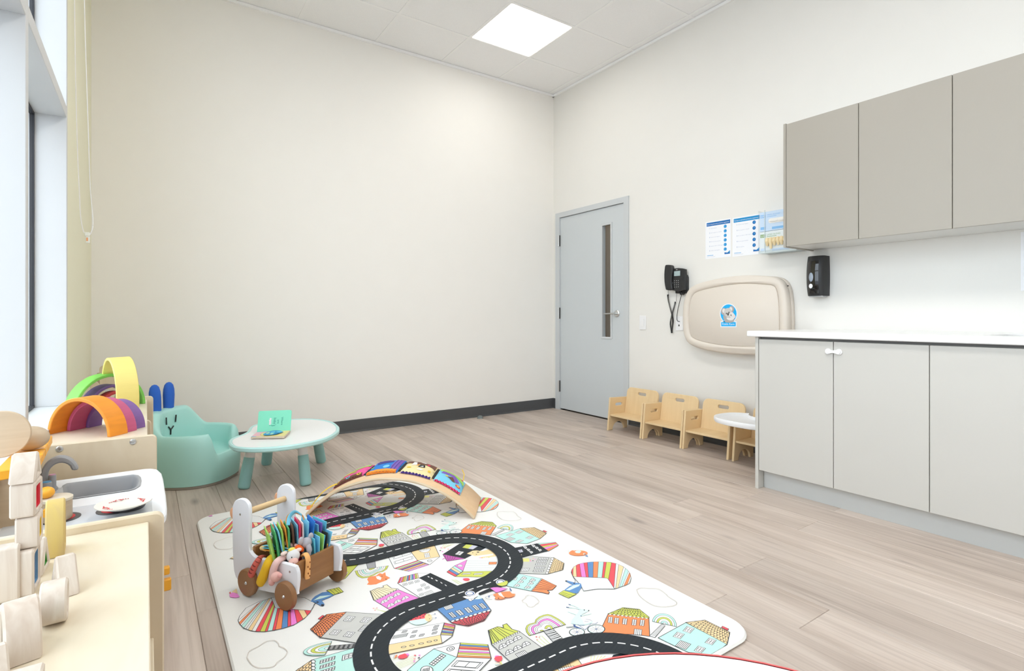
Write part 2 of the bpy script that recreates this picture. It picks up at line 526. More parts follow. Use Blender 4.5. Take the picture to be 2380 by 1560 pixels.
# ceiling: grid of tees, tiles laid in, light panels
GA, GB, TS = 0.685, 0.514, 0.61
ceil = struct(MB().box(XL - .25, .14, YF - .14, .14, H + .05, H + .15).build('ceiling', M_tile))
gx = [0.0] + [-GA - TS * i for i in range(-1, 6) if -GA - TS * i > XL + .02] + [XL]
gx = [0.0, -0.075] + [-GA - TS * i for i in range(0, 6) if -GA - TS * i > XL + .02] + [XL]
gy = [0.0] + [-GB - TS * j for j in range(0, 12) if -GB - TS * j > YF + .05] + [YF]
lights = [(2, 1), (4, 3), (4, 5), (4, 7), (4, 9)]  # first panel is in view; the rest are unseen, added to brighten the walls
M_diffs = [emit('light_diffuser_dim', PANELCOL, PANEL_DIM), emit('light_diffuser_added', PANELCOL, PANEL)]
M_lrim = plain('light_rim', (0.80, 0.74, 0.62), 0.5)
tile_mesh = None
nl = 0
for i in range(len(gx) - 1):
    for j in range(len(gy) - 1):
        x1, x0, y1, y0 = gx[i], gx[i + 1], gy[j], gy[j + 1]
        if (i, j) in lights:
            lab = ('square flat ceiling light panel in the tile grid above the door', 'ceiling light panel nearest the visible one, over the play mat', 'second ceiling light panel behind the view', 'third ceiling light panel behind the view', 'last ceiling light panel at the rear end of the room')[nl]
            t = thing('ceiling_light', lab, 'light', ((x0 + x1) / 2, (y0 + y1) / 2, H))
            t['group'] = 'ceiling light panels'
            nl += 1
            w = .296
            MB().slab(rrect(-w, w, -w, w, .004), .03, holes=[rrect(-w + .006, w - .006, -w + .006, w - .006, .01)]).build('frame', M_lrim, t, smooth=0)
            MB().slab(rrect(-w + .006, w - .006, -w + .006, w - .006, .01), .01, M=T(0, 0, .003))  .build('diffuser', M_diffs[0 if nl == 1 else 1], t, smooth=0)
            continue
        full = abs((x1 - x0) - TS) < .01 and abs((y1 - y0) - TS) < .01
        if full and tile_mesh is not None:
            o = tile_mesh.copy(); C.objects.link(o); o.parent = ceil
            o.location = ((x0 + x1) / 2, (y0 + y1) / 2, H); continue
        hx, hy = (x1 - x0) / 2 - .004, (y1 - y0) / 2 - .004
        o = MB().box(-hx, hx, -hy, hy, .0015, .016, ch=.001).build('ceiling_tile', M_tile, ceil, smooth=0)
        o.location = ((x0 + x1) / 2, (y0 + y1) / 2, H)
        if full: tile_mesh = o
for x in gx[1:-1]:
    MB().box(x - .012, x + .012, YF, 0, H - .002, H + .001).build('ceiling_tee', M_tee, ceil, smooth=0)
for j, y in enumerate(gy[1:-1]):
    for a, b in zip(gx, gx[1:]):
        MB().box(b + .012, a - .012, y - .012, y + .012, H - .0018, H + .001).build('ceiling_tee', M_tee, ceil, smooth=0)
wa = MB().box(XL, 0, -.02, 0, H - .022, H - .001).box(-.02, 0, YF, 0, H - .022, H - .001)
struct(wa.build('trim_1', M_tee, smooth=0))

# door
door = struct(bpy.data.objects.new('door_1', None)); C.objects.link(door)
fr = MB()
fr.slab([(DY0 + .02, 0), (DY0 + .02, DZ + .0), (DY1, DZ), (DY1, 0), (DY1 + .056, 0), (DY1 + .056, DZ - .05), (DY0 - .042, DZ - .05), (DY0 - .042, 0)][::-1], .155,
        M=basis((-.014, 0, 0), (0, 1, 0), (0, 0, 1), (1, 0, 0)), ch=.001)
fr.build('door_frame', M_frame, door, smooth=0)
LY0, LY1, LZ = -.110, -.996, 1.9465
leaf = MB().slab([(LY1, .012), (LY0, .012), (LY0, LZ), (LY1, LZ)], .044, holes=[[(-.715, .752), (-.715, 1.79), (-.834, 1.79), (-.834, .752)]],
                 M=basis((.002, 0, 0), (0, 1, 0), (0, 0, 1), (1, 0, 0)), ch=.001)
leaf.build('door_leaf', M_door, door, smooth=0)
lk = MB().slab(rrect(-.846, -.703, .740, 1.802, .003, 2), .006, holes=[[(-.722, .759), (-.722, 1.783), (-.827, 1.783), (-.827, .759)]],
               M=basis((-.004, 0, 0), (0, 1, 0), (0, 0, 1), (1, 0, 0)), ch=.001)
lk.build('vision_frame', M_frame, door, smooth=0)
MB().box(.020, .026, -.834, -.715, .752, 1.79).build('glass', M_pane, door, smooth=0)
for z0, z1 in ((1.659, 1.773), (.922, 1.036), (.179, .294)):
    h = MB().cyl((-.020, -.106, z0), .006, z1 - z0, 10).box(-.0165, -.0145, -.105, -.088, z0, z1).box(-.012, .002, -.1095, -.1065, z0, z1, mat=1)
    h.build('hinge', [M_steel, M_dark], door)
hd = MB().lathe([(0, 0), (.032, 0), (.032, .006), (.026, .012), (.0, .012)], 24, M=basis((.002, -.907, .971), (0, 1, 0), (0, 0, 1), (-1, 0, 0)))
hd.lathe([(.011, .0), (.011, .05), (.0, .05)], 16, M=basis((.002, -.907, .971), (0, 1, 0), (0, 0, 1), (-1, 0, 0)))
hd.tube([(-.045, -.912, .971), (-.05, -.89, .971), (-.05, -.85, .970), (-.05, -.81, .969), (-.048, -.795, .969)], [.012, .012, .0105, .0095, .008], 12, flat=.62)
hd.build('lever_handle', M_steel, door)
MB().box(-.001, .02, -1.0, -.9945, .93, 1.02).build('strike_plate', M_steel, door, smooth=0)
# corridor behind the door
cr = MB().box(1.25, 1.35, -3, 2, 0, 2.7).box(.12, 1.35, -3, -2.9, 0, 2.7).box(.12, 1.35, 2, 2.1, 0, 2.7).box(.12, 1.35, -3, 2, 2.7, 2.8).box(.12, 1.35, -3, 2, -.1, 0).box(.121, .13, -3, -1.2, 0, 2.7).box(.121, .13, .1, 2, 0, 2.7)
struct(cr.build('wall_corridor', M_corr, smooth=0))
lc = bpy.data.lights.new('corridor_fill', 'AREA'); lc.energy = 9; lc.size = .5; lc.color = (1, .93, .82)  # fill light added so the closed corridor does not go black
lco = bpy.data.objects.new('corridor_fill', lc); C.objects.link(lco); lco.location = (.7, -.6, 2.68)

# ================================================================= RIGHT WALL: cabinets and fittings
M_cab = plain('cabinet_laminate', (0.55, 0.535, 0.50), 0.38, 0.012)
M_cabu = plain('wall_cabinet_laminate', (0.37, 0.342, 0.295), 0.38, 0.012)
M_cabe = plain('cabinet_inner', (0.62, 0.61, 0.58), 0.5)
M_toe = plain('toe_kick_laminate', (0.54, 0.545, 0.53), 0.4, 0.012)
M_chan = plain('pull_channel', (0.16, 0.155, 0.15), 0.5)
M_white = plain('white_plastic', (0.82, 0.82, 0.83), 0.35, 0.01)
M_paper = plain('white_paper', (0.84, 0.85, 0.88), 0.7, 0.01)
M_black = plain('black_plastic', (0.016, 0.016, 0.017), 0.42, 0.1)
M_gloss = plain('black_gloss', (0.008, 0.008, 0.009), 0.06, 0.1, coat=0.5)
def quartz():
    N = NT('white_quartz'); N.p.inputs['Roughness'].default_value = 0.22
    tc = N.n('ShaderNodeTexCoord')
    vo = N.n('ShaderNodeTexVoronoi'); vo.inputs['Scale'].default_value = 70
    N.l(tc.outputs['Object'], vo.inputs['Vector'])
    no = N.n('ShaderNodeTexNoise'); no.inputs['Scale'].default_value = 45; no.inputs['Detail'].default_value = 2
    N.l(tc.outputs['Object'], no.inputs['Vector'])
    a = N.n('ShaderNodeMath', operation='MULTIPLY'); N.l(vo.outputs['Distance'], a.inputs[0]); a.inputs[1].default_value = 1.0
    b = N.n('ShaderNodeMath', operation='ADD'); N.l(a.outputs[0], b.inputs[0]); N.l(no.outputs[0], b.inputs[1])
    r = N.n('ShaderNodeValToRGB'); e = r.color_ramp.elements
    e[0].position = .44; e[0].color = (.62, .62, .62, 1); e[1].position = .56; e[1].color = (.85, .855, .86, 1)
    N.l(b.outputs[0], r.inputs[0]); N.l(r.outputs[0], N.p.inputs['Base Color'])
    return N.m
M_quartz = quartz()
RW = lambda y, z, x=0.0: basis((x, y, z), (0, -1, 0), (0, 0, 1), (-1, 0, 0))   # picture plane on the right wall

# upper cabinets: two units of two doors each
ux, uz0, uz1 = -.33, 1.362, 2.092
yu = [-2.626, -3.021, -3.4265, -3.832, -4.238]
def upper(y0, ys, label, endpanel):
    t = thing('upper_cabinet', label, 'cabinet', (0, y0, uz0), group='upper cabinets along the right wall')
    y1 = ys[-1]; L = lambda y: y - y0
    b = MB().box(ux + .021, -.002, L(y1), 0, .002, .018).box(ux + .021, -.002, L(y1), 0, uz1 - uz0 - .018, uz1 - uz0 - .003)
    b.box(-.012, -.002, L(y1), 0, .018, uz1 - uz0 - .018).box(ux + .021, -.012, -.016, 0, .018, uz1 - uz0 - .018).box(ux + .021, -.012, L(y1), L(y1) + .016, .018, uz1 - uz0 - .018)
    b.build('body', M_cabe, t, smooth=0)
    if endpanel: MB().box(ux, -.002, .001, .0165, -.004, uz1 - uz0 + .006, ch=.0008).build('end_panel', M_cabu, t, smooth=0)
    for a, c in zip(ys, ys[1:]):
        MB().box(ux, ux + .019, L(c) + .0016, L(a) - .0016, 0, uz1 - uz0, ch=.001).build('door', M_cabu, t, smooth=0)
    return t
upper(-2.626, yu[:3], 'taupe two-door wall cabinet with end panel above the soap dispenser', True)
upper(yu[2], yu[2:], 'taupe wall cabinet at the right edge of the view, next to the first', False)

# base cabinets
lx, lz0, lz1 = -.716, .104, .820
yl = [-2.685, -3.0715, -3.4605, -3.849, -4.238]
def lower(y0, ys, label, endpanel):
    t = thing('base_cabinet', label, 'cabinet', (0, y0, 0), group='base cabinets along the right wall')
    y1 = ys[-1]; L = lambda y: y - y0
    b = MB().box(lx + .021, -.002, L(y1), 0, .104, .12).box(-.012, -.002, L(y1), 0, .12, .83).box(lx + .021, -.012, -.016, 0, .12, .80).box(lx + .021, -.012, L(y1), L(y1) + .016, .12, .80)
    b.build('body', M_cabe, t, smooth=0)
    MB().box(lx + .021, lx + .05, L(y1), 0, .795, .832).build('pull_channel', M_chan, t, smooth=0)
    MB().box(-.663, -.645, L(y1), 0, 0, .104).build('toe_kick', M_toe, t, smooth=0)
    if endpanel: MB().box(lx, -.002, .0025, .0205, 0, .832, ch=.0008).build('end_panel', M_cab, t, smooth=0)
    for a, c in zip(ys, ys[1:]):
        MB().box(lx, lx + .019, L(c) + .0016, L(a) - .0016, lz0, lz1, ch=.001).build('door', M_cab, t, smooth=0)
    return t
lower(-2.685, yl[:3], 'pale grey two-door base cabinet with a white child lock across its doors', True)
lower(yl[2], yl[2:], 'pale grey base cabinet at the right edge of the view, under the sink', False)
ct = MB().slab(rrect(2.628, 4.55, 0, .742, [.004, .008, .008, .004], 3), .031, holes=[rrect(3.60, 4.12, .17, .60, .06, 5)], ch=.004,
               M=basis((0, 0, .834), (0, -1, 0), (-1, 0, 0), (0, 0, 1)))
tag(ct.build('countertop', M_quartz, smooth=30), 'long white speckled stone countertop over the pale base cabinets', 'countertop')
sk = thing('sink', 'steel undermount sink cut into the white countertop', 'sink', (-.385, -3.86, .834))
o = rrect(-.265, .265, -.22, .22, .06, 5); n = len(o)
rings = [(o, -.001), (rrect(-.262, .262, -.217, .217, .06, 5), -.002), (rrect(-.25, .25, -.205, .205, .06, 5), -.16), (rrect(-.2, .2, -.16, .16, .05, 5), -.175)]
b = MB(); b.add([(y, x, z) for L_, z in rings for x, y in L_], [(k * n + i, k * n + (i + 1) % n, (k + 1) * n + (i + 1) % n, (k + 1) * n + i) for k in range(3) for i in range(n)] + [tuple(range(3 * n, 4 * n))])
b.build('basin', M_steel, sk)
MB().cyl((0, 0, -.174), .04, .003, 20, ch=.001).build('drain', M_steel, sk)

# child lock bridging the first two doors
lk = thing('cabinet_lock', 'white plastic child lock strapped across two base cabinet doors', 'lock', (lx - .0005, -3.073, .772))
for yy in (.0245, -.0265):
    MB().cyl((0, 0, 0), .0145, .006, 20, ch=.0015, M=basis((0, yy, 0), (0, -1, 0), (0, 0, 1), (-1, 0, 0))).build('adhesive_pad', M_white, lk)
st = [(-.034, 0)] + smoothloop([(-.034, .006), (-.026, .0125), (-.014, .009), (0, .0065), (.014, .009), (.026, .0125), (.034, .006), (.034, -.006), (.026, -.0125), (.014, -.009), (0, -.0065), (-.014, -.009), (-.026, -.0125), (-.034, -.006)], 3)[0:]
MB().slab(st[1:], .006, ch=.0015, M=basis((-.006, 0, 0), (0, -1, 0), (0, 0, 1), (-1, 0, 0))).build('strap', M_white, lk)
MB().cyl((0, 0, 0), .007, .003, 16, ch=.001, M=basis((-.011, .0245, 0), (0, -1, 0), (0, 0, 1), (-1, 0, 0))).build('button', M_white, lk)

# soap dispenser
sd = thing('soap_dispenser', 'black glossy soap dispenser on the wall under the taupe cabinets', 'dispenser', (0, -2.67, 1.072))
def disp(u, v):
    y = .052 - .104 * u; z = .246 * v
    e = 1 - abs(2 * v - 1) ** 4 * .10; bul = 1 - abs(2 * u - 1) ** 3.2 * .22
    return (-.098 * bul * (.93 + .09 * math.sin(PI * v)) * e, y * (.95 + .05 * math.sin(PI * v)), z)
b = MB().surf(disp, 14, 18)
fr_ = [disp(i / 14, j / 18) for j in (0, 18) for i in range(15)]
vs = [disp(0, j / 18) for j in range(19)]; ve = [disp(1, j / 18) for j in range(19)]
for side in (vs, ve):
    pts = side + [(-.001, p[1], p[2]) for p in side]
    b.add(pts, [(i, i + 1, 19 + i + 1, 19 + i) for i in range(18)])
for row in (0, 18):
    pts = [disp(i / 14, row / 18) for i in range(15)]; pts += [(-.001, p[1], p[2]) for p in pts]
    b.add(pts, [(i, i + 1, 15 + i + 1, 15 + i) for i in range(14)])
b.build('housing', M_black, sd, smooth=50)
gl = MB().surf(lambda u, v: tuple(Vector(disp(.12 + .66 * u, .06 + .82 * v)) + Vector((-.0012, 0, 0))), 10, 12)
gl.build('front_cover', M_gloss, sd, smooth=60, normals=False)
gw = Vector(disp(.42, .5))
M_win = plain('grey_window', (.33, .38, .45), .08)
MB().lathe([(0, .003), (.8, .002), (1, 0)], 24, M=basis((gw.x - .002, gw.y + .004, .115), (0, -1, 0), (0, 0, 1), (-1, 0, 0)) @ SCL(.013, .028, 1)).build('sight_window', M_win, sd)
MB().lathe([(0, .002), (.9, .002), (1, 0)], 24, M=basis((gw.x - .001, gw.y + .006, .060), (0, -1, 0), (0, 0, 1), (-1, 0, 0)) @ SCL(.0115, .0145, 1)).build('round_badge', M_white, sd)
MB().box(-.075, -.012, -.042, .040, -.008, .002, ch=.003).build('nozzle_tray', plain('grey_plastic', (.42, .42, .42), .5), sd)

# baby changing station
M_cream = plain('cream_plastic', (0.70, 0.635, 0.56), 0.5, 0.01, 0.15, 900)
out = [(1585, 735), (1587, 705), (1593, 684), (1604, 668), (1622, 659), (1650, 651.5), (1680, 645.5), (1710, 641.5), (1740, 640), (1770, 641), (1797, 643.5), (1813, 652), (1822, 668), (1826.5, 692), (1829, 730), (1829, 770), (1827.5, 800), (1820, 816), (1800, 824), (1755, 824.5), (1715, 824), (1680, 821), (1645, 815), (1622, 809), (1605, 802), (1594, 792), (1588, 777), (1585.5, 757)]
cst = thing('changing_station', 'large cream fold-down baby changing station with a blue badge', 'changing table', (0, -2.09, .95))
loop = smoothloop([(-(PXX(u, v, -.1).y) - 2.09, PXX(u, v, -.1).z - .95) for u, v in out], 3)
Mw = basis((0, 0, 0), (0, -1, 0), (0, 0, 1), (-1, 0, 0))
MB().slab(loop, .034, ch=.004, M=Mw @ T(0, 0, .001)).build('back_shell', M_cream, cst, smooth=50)
lo = ccw(loop)
in1 = inset(lo, .012)
fs_ = MB().slab(lo, .062, holes=[inset(inset(inset(lo, .02), .02), .016)], ch=.011, M=Mw @ T(0, 0, .038))
fs_.build('front_shell', M_cream, cst, smooth=50)
MB().slab(inset(inset(inset(lo, .02), .02), .0165), .05, ch=.004, M=Mw @ T(0, 0, .044)).build('front_panel', M_cream, cst, smooth=50)
# badge: blue oval with a grey koala and lettering, traced flat on the panel
BX = -.0945
def Kp(x, y): q = PXX(1660 + x / 22.29, 700 + y / 22.29, -.0955); return (-(q.y) - 2.09, q.z - .95)
bmats = [plain('badge_white', (.80, .84, .90), .4), plain('badge_blue', (.0, .42, .86), .4), plain('koala_grey', (.56, .55, .53), .5), plain('koala_light', (.74, .72, .70), .5), plain('koala_dark', (.40, .38, .37), .5), plain('koala_black', (.02, .02, .02), .4), plain('koala_pink', (.80, .55, .60), .5)]
bd = MB()
def bl(pts, m, d, sm=3):
    p = [Kp(*q) for q in pts]
    bd.slab(smoothloop(p, sm) if sm else p, .0004, mat=m, M=Mw @ T(0, 0, .0942 + d * .0004))
ell = lambda cx, cy, rx, ry, n=24: [(cx + rx * math.cos(2 * PI * i / n), cy + ry * math.sin(2 * PI * i / n)) for i in range(n)]
bl(ell(740, 650, 455, 525), 0, 0, 0); bl([(320, 1045), (1150, 1045), (1150, 1350), (320, 1350)], 0, 0, 0)
bl(ell(740, 650, 415, 480), 1, 1, 0); bl([(360, 1090), (1110, 1090), (1110, 1305), (360, 1305)], 1, 1, 0)
bl([(480, 750), (480, 900), (560, 1060), (620, 1110), (930, 1110), (1010, 1020), (1060, 900), (1000, 760), (700, 700)], 4, 2)
bl(ell(500, 540, 150, 190), 4, 3, 0); bl(ell(900, 420, 130, 170), 4, 3, 0); bl(ell(500, 500, 80, 110), 3, 4, 0); bl(ell(860, 420, 80, 110), 3, 4, 0)
bl([(540, 470), (620, 390), (760, 360), (860, 430), (900, 560), (880, 720), (800, 840), (680, 840), (560, 740), (515, 620)], 2, 5)
bl([(640, 860), (780, 860), (1000, 830), (1040, 880), (960, 980), (820, 1000), (700, 960)], 3, 5)
bl([(830, 640), (900, 560), (980, 600), (1060, 700), (1110, 790), (1060, 880), (940, 880), (840, 830), (800, 740)], 3, 6)
bl(ell(900, 580, 40, 28), 6, 7, 0); bl(ell(1045, 790, 26, 50), 6, 7, 0)
bl(ell(638, 645, 24, 44), 5, 7, 0); bl(ell(770, 588, 24, 42), 5, 7, 0); bl(ell(722, 680, 36, 75), 5, 7, 0); bl(ell(875, 735, 26, 30), 5, 7, 0); bl(ell(880, 680, 12, 14), 5, 7, 0); bl(ell(920, 768, 14, 14), 5, 7, 0)
k0, k1, k2 = Kp(420, 1232), Kp(1050, 1232), Kp(420, 1135)
addtext(bd, 'Koala Kare', Mw @ T(k0[0], k0[1], .0942 + .0012), width=k1[0] - k0[0], height=k2[1] - k0[1], mat=0)
bd.build('badge', bmats, cst, smooth=0, normals=False)
MB().box(-.004, .004, -.004, .004, 0, .006).build('side_catch', M_dark, cst, loc=(-.05, -.395, .19))

# wall phone
ph = thing('wall_phone', 'black desk phone with handset and coiled cord hung on the wall', 'phone', (0, -1.60, 1.14))
def Pw(u, v, x): q = PXX(u, v, x); return (-(q.y) - 1.60, q.z - 1.14)
face = [Pw(*q, -.05) for q in ((1559, 628), (1565, 624.5), (1576, 623), (1586, 624), (1592, 626), (1592, 660), (1591, 674), (1582, 676.5), (1572, 677), (1563, 675), (1559, 673))]
MB().slab(face, .026, ch=.003, M=Mw @ T(0, 0, .024)).build('housing', M_black, ph)
bk = [Pw(*q, -.02) for q in ((1566, 640), (1596, 639), (1598, 645), (1598, 678), (1592, 682), (1570, 682))]
MB().slab(bk, .022, ch=.003, M=Mw @ T(0, 0, .001)).build('wall_bracket', M_black, ph)
sc = [Pw(*q, -.05) for q in ((1567, 631), (1581, 629.5), (1581, 641), (1567, 642))]
MB().slab(sc, .0015, M=Mw @ T(0, 0, .0505)).build('screen', plain('lcd_grey', (.36, .45, .46), .15), ph, smooth=0)
kb = MB()
for r in range(4):
    for c in range(4):
        if r == 0 and c == 0: continue
        q = Pw(1564 + c * 4.4, 653 + r * 4.9 - c * .3, -.05)
        kb.box(q[0] - .005, q[0] + .005, q[1] - .004, q[1] + .004, .0505, .053, ch=.0008, M=Mw)
        kb.box(q[0] - .0016, q[0] + .0016, q[1] - .0026, q[1] + .0026, .0531, .0533, mat=1, M=Mw)
for r in range(3):
    q = Pw(1583.5, 657 + r * 4.9, -.05); kb.box(q[0] - .006, q[0] + .006, q[1] - .004, q[1] + .004, .0505, .052, ch=.0008, M=Mw)
kb.build('keypad', [M_black, M_white], ph)['kind'] = 'stuff'
q = Pw(1585, 648, -.05); MB().cyl((q[0], q[1], .0505), .011, .002, 20, ch=.0008, M=Mw).build('dial_pad', M_black, ph)
q = Pw(1571, 627.2, -.05); b = MB(); b.box(q[0], q[0] + .016, q[1] - .002, q[1] + .002, .0502, .0506, M=Mw); b.build('maker_mark', plain('grey_print', (.5, .5, .5), .5), ph, smooth=0)
hs = [Pw(*q, -.07) for q in ((1545, 617), (1549, 615.5), (1557, 616), (1561, 619), (1562, 630), (1560, 645), (1560, 660), (1562, 672), (1558, 675), (1548, 674), (1545.5, 670), (1543, 655), (1542.5, 638), (1543.5, 625))]
MB().slab(smoothloop(hs, 2), .036, ch=.007, M=Mw @ T(0, 0, .034)).build('handset', M_black, ph)
def coil(path, R, turns, r=.0011):
    P_ = smoothloop(path, 12, closed=False); n = turns * 7; out = []
    for i in range(n + 1):
        f = i / n * (len(P_) - 1); k = min(int(f), len(P_) - 2); p = Vector(P_[k]).lerp(Vector(P_[k + 1]), f - k)
        t = (Vector(P_[k + 1]) - Vector(P_[k])).normalized(); a = t.cross(Vector((1, 0, 0))).normalized(); b2 = t.cross(a)
        th = 2 * PI * i / 7
        out.append(p + (a * math.cos(th) + b2 * math.sin(th)) * R)
    return out
def W3(u, v, x): q = PXX(u, v, x); return (x, q.y + 1.60, q.z - 1.14)
c1 = [W3(1553, 675, -.05), W3(1553, 682, -.03), W3(1554.5, 687, -.02)]
c2 = [W3(1552, 685, -.016), W3(1554, 700, -.014), W3(1559, 720, -.012), W3(1563, 735, -.010), W3(1564, 748, -.010), W3(1562, 762, -.010), W3(1561, 774, -.010)]
c3 = [W3(1561.5, 774, -.020), W3(1559, 760, -.020), W3(1558.5, 748, -.020), W3(1561, 735, -.022), W3(1565.5, 718, -.014), W3(1569.5, 702, -.012)]
c4 = [W3(1571.5, 701, -.014), W3(1572.5, 690, -.018), W3(1573, 677, -.026)]
b = MB().tube(c1, .0013, 6).tube(c4, .0013, 6)
b.tube(coil(c2, .0052, 70), .0016, 5).tube(coil(c3, .0052, 52), .0016, 5)
b.build('handset_cord', M_black, ph)
MB().tube(smoothloop([W3(1590, 678, -.02), W3(1585, 684, -.03), W3(1580, 700, -.02), W3(1575, 722, -.015), W3(1573.3, 738, -.012), W3(1574.5, 746, -.012), W3(1580, 747.5, -.006)], 5, False), .0024, 8).build('line_cord', M_black, ph)
b = MB()
for k in range(5): b.tube([W3(1578 + k * 2, 677 + (k % 2) * 3, -.02 - .004 * k), W3(1582 + k * 2, 686 - (k % 3), -.03 + .003 * k), W3(1587 + k, 678 + k, -.02)], .003, 6)
b.build('cord_bundle', M_black, ph)

# outlet plate and light switch
op = thing('phone_jack_plate', 'white jack plate behind the cord, half hidden by the changing station', 'outlet', (0, -1.593, .89))
MB().slab(rrect(-.035, .035, -.057, .057, .004, 3), .005, ch=.0015, M=Mw @ T(0, 0, .0005)).build('plate', M_white, op)
MB().box(-.006, .006, -.007, .007, .0052, .0058, M=Mw @ T(-.004, -.016, 0)).build('jack', M_dark, op, smooth=0)
for zz in (.046, -.046): MB().cyl((-.002, zz, .0052), .0025, .0008, 10, M=Mw).build('screw', M_steel, op)
sw = thing('light_switch', 'white rocker light switch on the wall beside the grey door', 'switch', (0, -1.213, .892))
MB().slab(rrect(-.036, .036, -.059, .059, .004, 3), .006, ch=.002, M=Mw @ T(0, 0, .0005)).build('plate', M_white, sw)
MB().slab(rrect(-.0165, .0165, -.033, .033, .002, 2), .004, ch=.001, M=Mw @ T(0, 0, .0066) @ RX(.06)).build('rocker', M_white, sw)

# notices: two protective-equipment posters
pm = [M_paper, plain('poster_blue', (.0, .135, .42), .5), plain('poster_cyan', (.0, .26, .58), .5), plain('print_grey', (.42, .47, .60), .6), plain('print_lightblue', (.05, .34, .70), .5)]
def poster(y0, z1, title, steps, band, icon, label):
    t = thing('poster', label, 'poster', (0, y0, z1), group='protective equipment posters')
    w, h = .213, .278
    M0 = Mw @ T(0, -h, .0008)
    MB().slab([(0, 0), (w, 0), (w, h), (0, h)], .0006, M=M0).build('sheet', M_paper, t, smooth=0)
    b = MB(); Z1 = T(0, 0, .0009); Z2 = T(0, 0, .0012)
    b.quad([(.010, h - .035, 0), (w - .006, h - .035, 0), (w - .006, h - .008, 0), (.010, h - .008, 0)], band, M0 @ Z1)
    addtext(b, title, M0 @ Z2 @ T(.016, h - .026, 0), width=w - .030, mat=0)
    n = len(steps); dz = (h - .075) / n
    for i, s in enumerate(steps):
        y = h - .053 - dz * i * .98
        addtext(b, str(i + 1), M0 @ Z1 @ T(.034, y - .004, 0), size=.0125, mat=1)
        addtext(b, s, M0 @ Z1 @ T(.045, y - .003, 0), size=.0088, mat=3)
        c = (.167, y)
        b.slab(circ(c[0], c[1], .0125, n=20), .0002, mat=icon, M=M0 @ Z1)
        b.slab(circ(c[0] + .002, c[1] + .001, .0055, .004, n=10), .0001, mat=4 if icon != 4 else 2, M=M0 @ Z2)
    b.slab([(w - .052, .028), (w - .03, .030), (w - .008, .048), (w - .008, .022), (w - .052, .022)], .0002, mat=2, M=M0 @ Z1)
    b.slab([(w - .052, .022), (w - .052, .036), (w - .03, .032), (w - .008, .034), (w - .008, .022)], .0002, mat=1, M=M0 @ Z2)
    b.quad([(.014, .022, 0), (.068, .022, 0), (.068, .0255, 0), (.014, .0255, 0)], 4, M0 @ Z1)
    b.quad([(.014, .013, 0), (.084, .013, 0), (.084, .0145, 0), (.014, .0145, 0)], 3, M0 @ Z1)
    b.build('print', pm, t, smooth=0, normals=False)['kind'] = 'stuff'
poster(-1.830, 1.655, 'Removing personal protective equipment', ['Remove gloves', 'Remove gown or coverall', 'Perform hand hygiene', 'Remove eye protection', 'Remove mask or N95 respirator', 'Perform hand hygiene'], 1, 4, 'left white poster with dark blue title and six round icons')
poster(-2.055, 1.652, 'Putting on personal protective equipment', ['Perform hand hygiene', 'Put on gown or coverall', 'Put on mask or N95 respirator', 'Put on eye protection', 'Put on gloves'], 2, 1, 'right white poster with bright blue title and five round icons')
ns = thing('notice_sheet', 'white sheet of paper on the wall at the right edge above the counter', 'paper', (0, -3.597, 1.351))
MB().slab([(0, -.283), (.216, -.283), (.216, 0), (0, 0)], .002, M=Mw @ T(0, 0, .001)).build('sheet', M_paper, ns, smooth=0)

# glove boxes in a clear holder
gh = thing('glove_holder', 'clear acrylic glove box holder beside the upper cabinets', 'holder', (0, -2.318, 1.362))
M_acr = thinglass('clear_acrylic', (.955, .97, .975))
b = MB()
b.box(-.110, -.001, -.255, 0, 0, .004).box(-.110, -.001, -.004, 0, .004, .285).box(-.005, -.001, -.255, -.004, .004, .285).box(-.110, -.106, -.255, -.004, .004, .020)
b.box(-.110, -.106, -.048, -.040, .020, .285).box(-.110, -.001, -.004, 0, .279, .285)
b.build('tray', M_acr, gh, smooth=0)
MB().tube([(-.111, -.001, .002), (-.111, -.255, .002)], .0016, 6).tube([(-.111, -.044, 0), (-.111, -.044, .285)], .0020, 6).build('polished_edge', plain('frosted_edge', (.72, .80, .82), .3), gh)
gm = [plain('card_blue', (.55, .68, .84), .55), plain('card_pale', (.72, .78, .80), .55), plain('card_green', (.20, .36, .12), .55), plain('glove_white', (.80, .78, .74), .6), plain('glove_cream', (.80, .66, .40), .6), plain('print_blue', (.22, .48, .80), .5), M_white]
